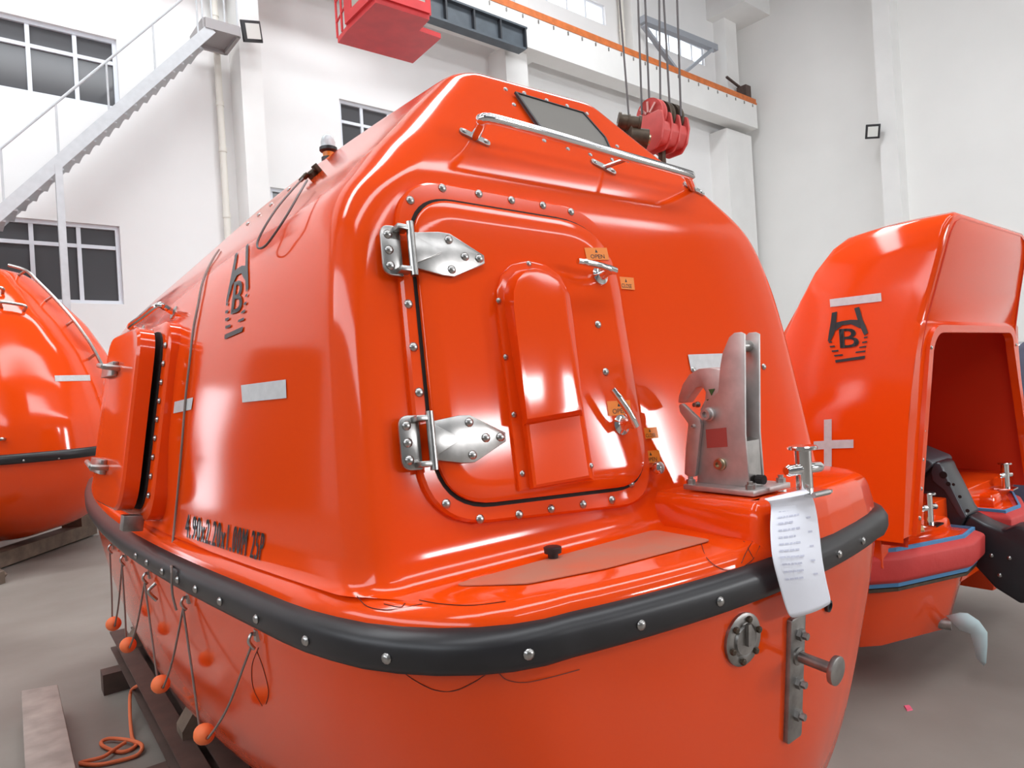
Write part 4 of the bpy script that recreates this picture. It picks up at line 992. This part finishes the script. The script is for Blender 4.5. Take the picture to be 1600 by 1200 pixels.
# end carriage
ec = thing('crane_end_carriage', 'blue-grey steel crane end carriage with ribs above the red cab', 'crane girder')
ta, tb2 = at_y(818, 44, 13.7), at_y(806, 76, 13.7)
X1 = ta.x; ZT, ZB_ = ta.z, tb2.z
MB().box2((X1 - 4.2, 13.72, ZB_ + .06), (X1, 13.76, ZT - .04)).build('web', GREYB, ec)
MB().box2((X1 - 4.2, 13.60, ZT - .05), (X1 + .05, 13.90, ZT)).build('top_flange', GREYB, ec)
MB().box2((X1 - 4.2, 13.60, ZB_), (X1 - .05, 13.90, ZB_ + .06)).build('bottom_flange', GREYB, ec)
for k in range(5): MB().box2((X1 - .03 - k * .86, 13.61, ZB_ + .06), (X1 + .02 - k * .86, 13.72, ZT - .05)).build('rib', mat('dark_steel_paint', (.03, .035, .042), .5), ec)
MB().box2((X1 - .6, 13.76, ZB_ + .2), (X1 - .2, 13.92, ZT + .1)).build('wheel_box', GREYB, ec)
# operator cab
ZC = 8.7
cbp = {k: at_z(*v, ZC) for k, v in dict(N=(587, 4), A=(543, 47), L=(528, 67), F=(645, 99), R=(689, 60), D=(655, 48), E=(671, 31)).items()}
cab = thing('crane_cab', 'red crane operator cab with windows hanging high near the wall', 'crane cab', Matrix.Translation((cbp['N'].x, cbp['N'].y, ZC)))
CI = Matrix.Translation((-cbp['N'].x, -cbp['N'].y, -ZC))
up = lambda p, z: Vector((p.x, p.y, ZC + z))
fl = [cbp[k] for k in ('N', 'E', 'D', 'R', 'F', 'L', 'A')]
MB().loft([[up(p, 0) for p in fl], [up(p, .10) for p in fl]]).build('floor_plate', REDM, cab, CI)
n_, a_, e_ = cbp['N'], cbp['A'], cbp['E']; b_ = a_ + e_ - n_
def wall_panel(p, q, name, win):
    m = MB(); z0, z1 = .10, 2.3
    lo, hi, s0, s1 = win
    t = (q - p); nn = Vector((-t.y, t.x, 0)).normalized() * .05
    def bxp(u0, u1, v0, v1): c = [up(p + t * u0, v0), up(p + t * u1, v0), up(p + t * u1, v1), up(p + t * u0, v1)]; m.loft([c, [x + nn for x in c]])
    bxp(0, 1, z0, lo); bxp(0, 1, hi, z1); bxp(0, s0, lo, hi); bxp(s1, 1, lo, hi)
    o = m.build(name, REDM, cab, CI); c = [up(p + t * s0, lo), up(p + t * s1, lo), up(p + t * s1, hi), up(p + t * s0, hi)]
    MB().loft([[x + nn * .4 for x in c], [x + nn * .6 for x in c]]).build('cab_window', mat('cab_glass', (.42, .42, .36), .2), o, CI)
wall_panel(n_, a_, 'cab_side', (.28, 2.0, .12, .75)); wall_panel(e_, n_, 'cab_front', (.28, 2.0, .08, .92))
wall_panel(b_, e_, 'cab_back', (.9, 2.0, .15, .85)); wall_panel(a_, b_, 'cab_rear', (.9, 2.0, .15, .85))
MB().loft([[up(p, 2.3) for p in (n_, e_, b_, a_)], [up(p, 2.4) for p in (n_, e_, b_, a_)]]).build('cab_roof', REDM, cab, CI)
hang = up((n_ + b_) / 2, 2.4); MB().box2(hang - Vector((.3, .3, 0)), hang + Vector((.3, .3, 4.6))).build('hanger', REDM, cab, CI)
l_ = cbp['L']
rl = MB()
for p in (l_, l_ * .5 + a_ * .5): rl.cyl(up(p, .1), up(p, 1.2), .025, 8)
for z in (.4, .8, 1.2): rl.cyl(up(l_, z), up(a_, z + .1), .02, 8)
rl.build('platform_railing', REDM, cab, CI)
d1, d2 = cbp['D'], cbp['E']
MB().bar(up(d1 * .8 + d2 * .2, .1), up(d2, 1.9), .08, .10).build('support_strut', BROWNST, cab, CI)
MB().bar(up(d1, .1), up(d1, .9), .05, .05).build('support_strut', BROWNST, cab, CI)

# hook block with sheaves, on its wire ropes
HD = 6.2
def hpnt(px, py, d=HD): return at_d(px, py, d)
hc = hpnt(1036, 205); sx = RGT * (HD / FPX)       # metres per pixel along the picture
hk = thing('crane_hook_block', 'red crane hook block with sheaves hanging on wire ropes behind the boat', 'hook block', Matrix.Translation(hc))
HI_ = Matrix.Translation(-hc)
ax = (RGT * .80 + FWD * .60).normalized()          # sheave axle
def disc(c, r, wd, name, m, parent=hk, rim=True):
    M = frame_M(c, -ax); pr = [(r * .2, -wd), (r * .88, -wd), (r, -wd * 1.3), (r * 1.0, -wd * .6), (r * .9, 0), (r, wd * .6), (r, wd * 1.3), (r * .88, wd), (r * .2, wd)]
    return MB().lathe(pr, 28).build(name, m, parent, HI_ @ M, smooth=True, angle=40)
c0 = hpnt(1018, 182); sp = .088
for k, mt in enumerate((REDD, GREASE, GREASE)): disc(c0 + ax * (k * .115), .155, .028, 'sheave', mt)
for k in range(8):
    a = k * PI / 4; M = frame_M(c0 - ax * .045, -ax); MB().bar((.03 * math.cos(a), .03 * math.sin(a), 0), (.125 * math.cos(a), .125 * math.sin(a), 0), .018, .01).build('sheave_spoke', mat('pale_red_paint', (.72, .40, .36), .5), hk, HI_ @ M)
sh = []
for k in range(4):
    c = c0 + ax * (-.055 + k * .115) + Vector((0, 0, -.10)); M = frame_M(c, -ax)
    poly_ = [(-.17, .10), (.17, .10), (.185, -.02), (.15, -.15), (.08, -.22), (-.08, -.22), (-.15, -.15), (-.185, -.02)]
    MB().prism(fillet(poly_, .04, 3), -.012, .012, FR0).build('cheek_plate', REDD, hk, HI_ @ M, bevel=.003)
c = c0 + ax * .115 + Vector((0, 0, -.14)); M = frame_M(c, -ax)
MB().prism(fillet([(-.16, .06), (.16, .06), (.17, -.03), (.12, -.14), (-.12, -.14), (-.17, -.03)], .05, 4), -.17, .17, FR0).build('block_shell', REDD, hk, HI_ @ M, bevel=.01)
MB().tube(catmull([c + Vector((0, 0, -.12)), c + Vector((0, 0, -.30)), c + ax * .06 + Vector((0, 0, -.38)), c + Vector((0, 0, -.50)), c - ax * .10 + Vector((0, 0, -.42)), c - ax * .10 + Vector((0, 0, -.36))], 6), .035, 10).build('lifting_hook', GREASE, hk, HI_, smooth=True)
tops = [(997, 0, 1003, 165), (1008, 0, 1015, 157), (1030, 0, 1032, 155), (1037, 0, 1047, 160), (1058, 0, 1064, 168)]
for x0, y0, x1, y1 in tops:
    b = hpnt(x1, y1 + 14); a = hpnt(x0, y0); d = (a - b); t = (16.0 - b.z) / d.z
    MB().cyl(b, b + d * t, .010, 6).build('wire_rope', WIREM, hk, HI_, smooth=True)
# limit-switch weight on its own rope
lw = hpnt(978, 200, 5.9)
ls = thing('limit_switch_weight', 'greasy brown limit switch weight hanging on a single rope left of the hook block', 'switch', Matrix.Translation(lw))
LI = Matrix.Translation(-lw); px_ = RGT * (7.4 / FPX); pu = UP * (7.4 / FPX)
MB().cyl(lw - px_ * 10 + pu * 8, lw + px_ * 18 + pu * 2, .07, 14).build('switch_body', GREASE, ls, LI, smooth=True, angle=40)
MB().cyl(lw + px_ * 4 - pu * 12, lw + px_ * 26 - pu * 16, .085, 14).build('counterweight', GREASE, ls, LI, smooth=True, angle=40)
for a_1, b_1, r_1 in ((-10, -7, .085), (2, 4, .078), (15, 18, .08)): MB().cyl(lw + px_ * a_1 + pu * (4 - a_1 * .2 + 2), lw + px_ * b_1 + pu * (4 - b_1 * .2 + 2), r_1, 14).build('body_flange', GREASE, ls, LI, smooth=True, angle=40)
MB().cyl(lw + px_ * 26 - pu * 16, lw + px_ * 29 - pu * 16.5, .045, 12).build('weight_cap', STEEL_Y, ls, LI, smooth=True, angle=40)
MB().box(lw + px_ * 6 - pu * 3, (.09, .09, .12)).build('switch_bracket', GREASE, ls, LI, bevel=.01)
MB().cyl(lw - px_ * 2 + pu * 8, lw - px_ * 2 + pu * 16, .03, 10).build('rope_socket', STEEL_Y, ls, LI, smooth=True, angle=40)
MB().tube(catmull([lw - px_ * 8 + pu * 4, lw - px_ * 20 + pu * 0, lw - px_ * 32 - pu * 6], 5), .022, 8).build('shackle', STEEL_D, ls, LI, smooth=True)
MB().tube(catmull([lw - px_ * 14 - pu * 4, lw - px_ * 6 - pu * 14, lw + px_ * 4 - pu * 12], 5), .018, 8).build('chain', STEEL_D, ls, LI, smooth=True)
a = at_d(968, 0, 5.9); b = at_d(983, 188, 5.9); d = a - b; MB().cyl(b, b + d * ((16.0 - b.z) / d.z), .009, 6).build('rope', WIREM, ls, LI, smooth=True)

# stairs on the wall
stz = thing('steel_staircase', 'pale steel staircase with handrail climbing the wall to a landing', 'staircase', Matrix.Translation((-3.4, 13.8, 0)))
SI = Matrix.Translation((3.4, -13.8, 0))
pA, pB = at_y(0, 333, 13.8), at_y(330, 45, 13.8); sl = (pB.z - pA.z) / (pB.x - pA.x)
xf = pA.x - pA.z / sl
for y in (13.8, 14.6): MB().bar((xf, y, 0), (pB.x, y, pB.z), .06, .19, up=(0, 0, 1)).build('stringer', GALV, stz, SI)
nst = int(pB.z / .195)
for k in range(1, nst):
    z = k * .195; x = xf + z / sl; MB().box((x + .02, 14.2, z - .03), (.25, .76, .035)).build('tread', GALV, stz, SI)
MB().cyl((xf, 13.8, 1.0), (pB.x, 13.8, pB.z + 1.0), .024, 8).build('handrail', GALV, stz, SI, smooth=True)
for k in range(9):
    x = pB.x - .25 - k * .80; z = pA.z + (x - pA.x) * sl
    if z > .2: MB().cyl((x, 13.8, z), (x, 13.8, z + 1.0), .018, 8).build('handrail_post', GALV, stz, SI, smooth=True)
xs_ = at_y(93, 300, 13.8).x
MB().box2((xs_ - .05, 13.76, 0), (xs_ + .06, 13.86, pA.z + (xs_ - pA.x) * sl - .05)).build('support_post', GALV, stz, SI)
pc = at_y(372, 50, 13.8)
ld = MB(); ld.box2((pB.x - .12, 13.75, pB.z - .02), (pc.x + .02, 13.82, pB.z + .18)); ld.box2((pB.x - .12, 14.62, pB.z - .02), (pc.x + .02, 14.69, pB.z + .18)); ld.box2((pB.x - .1, 13.8, pB.z + .05), (pc.x, 14.67, pB.z + .09)); ld.box2((pB.x - .16, 13.78, pB.z - .02), (pB.x - .1, 14.67, pB.z + .18)); ld.box2((pc.x - .02, 13.78, pB.z - .02), (pc.x + .05, 14.67, pB.z + .18))
ld.build('landing', mat('grey_landing_steel', (.36, .34, .34), .5), stz, SI)
for x in (pB.x - .15, pB.x + .02, pc.x - .25, pc.x): MB().cyl((x, 13.8, pB.z + .15), (x, 13.8, pB.z + 1.3), .018, 8).build('landing_post', GALV, stz, SI, smooth=True)
# drain pipe
pp = thing('drain_pipe', 'cream plastic drain pipe running down the wall beside the pilaster', 'pipe', Matrix.Translation((4.78, 14.85, 0)))
PI_ = Matrix.Translation((-4.78, -14.85, 0)); xp_ = at_y(349, 250, 14.85).x
MB().cyl((xp_, 14.85, 0), (xp_, 14.85, 16), .07, 14).build('pipe', PIPEM, pp, PI_, smooth=True)
for py in (167, 238, 340, 30):
    z = at_y(349, py, 14.85).z; MB().cyl((xp_, 14.85, z), (xp_, 14.85, z + .10), .082, 14).build('pipe_coupling', PIPEM, pp, PI_, smooth=True)
    MB().box2((xp_ - .02, 14.9, z - .3), (xp_ + .02, 14.99, z - .27)).build('pipe_bracket', STEEL_D, pp, PI_)
x2 = at_y(973, 60, 14.85).x
pp2 = thing('drain_pipe', 'cream drain pipe between the two high bright windows', 'pipe', Matrix.Translation((x2, 14.85, 12)))
MB().cyl((0, 0, 0), (0, 0, 4), .09, 12).build('pipe', PIPEM, pp2, smooth=True); MB().cyl((0, 0, 1.2), (0, 0, 1.3), .11, 12).build('pipe_coupling', PIPEM, pp2, smooth=True)
# floodlights
def flood(px, py, Y, X, label, rot, s=1.):
    p = at_y(px, py, Y) if Y else at_x(px, py, X)
    M = Matrix.Translation(p) @ rot
    f = thing('floodlight', label, 'floodlight', M, 'floodlights on the hall walls')
    MB().loft([[Vector((x * .20 * s, -.10 * s, z * .20 * s)) for x, z in ((-1, -1), (1, -1), (1, 1), (-1, 1))], [Vector((x * .21 * s, -.06 * s, z * .21 * s)) for x, z in ((-1, -1), (1, -1), (1, 1), (-1, 1))], [Vector((x * .13 * s, .09 * s, z * .13 * s)) for x, z in ((-1, -1), (1, -1), (1, 1), (-1, 1))]]).build('housing', BLACKPL, f, bevel=.008)
    MB().box((.02, -.103 * s, .0), (.29 * s, .014, .29 * s)).build('lens', LENS, f)
    MB().box((0, .20 * s, 0), (.06, .30 * s, .06)).build('bracket', BLACKPL, f)
flood(391, 50, 14.05, None, 'black floodlight with pale lens on the pilaster beside the stair landing', Matrix.Rotation(math.radians(-12), 4, 'Y') @ Matrix.Rotation(math.radians(14), 4, 'X'))
flood(1365, 205, None, 24.1, 'small dark floodlight on the pilaster of the right-hand wall', rot_z(-PI / 2) @ Matrix.Rotation(math.radians(18), 4, 'X') @ Matrix.Rotation(.25, 4, 'Y'), 1.1)
# wind braces in front of the far high window
br = thing('wind_brace', 'grey steel V-shaped brace in front of the far high window', 'brace')
c = at_y(1063, 119, 14.3)
for px, py in ((1005, 40), (1112, 78)):
    MB().bar(c, at_y(px, py, 14.3), .16, .10).build('brace_bar', mat('grey_brace', (.36, .38, .42), .5), br)
MB().box2(c + Vector((-.25, -.04, -.2)), c + Vector((.25, .06, .15))).build('gusset', MATS['grey_brace'], br)
MB().bar(at_y(1003, 30, 14.4), at_y(1118, 76, 14.4), .22, .22).build('brace_header', MATS['grey_brace'], br)
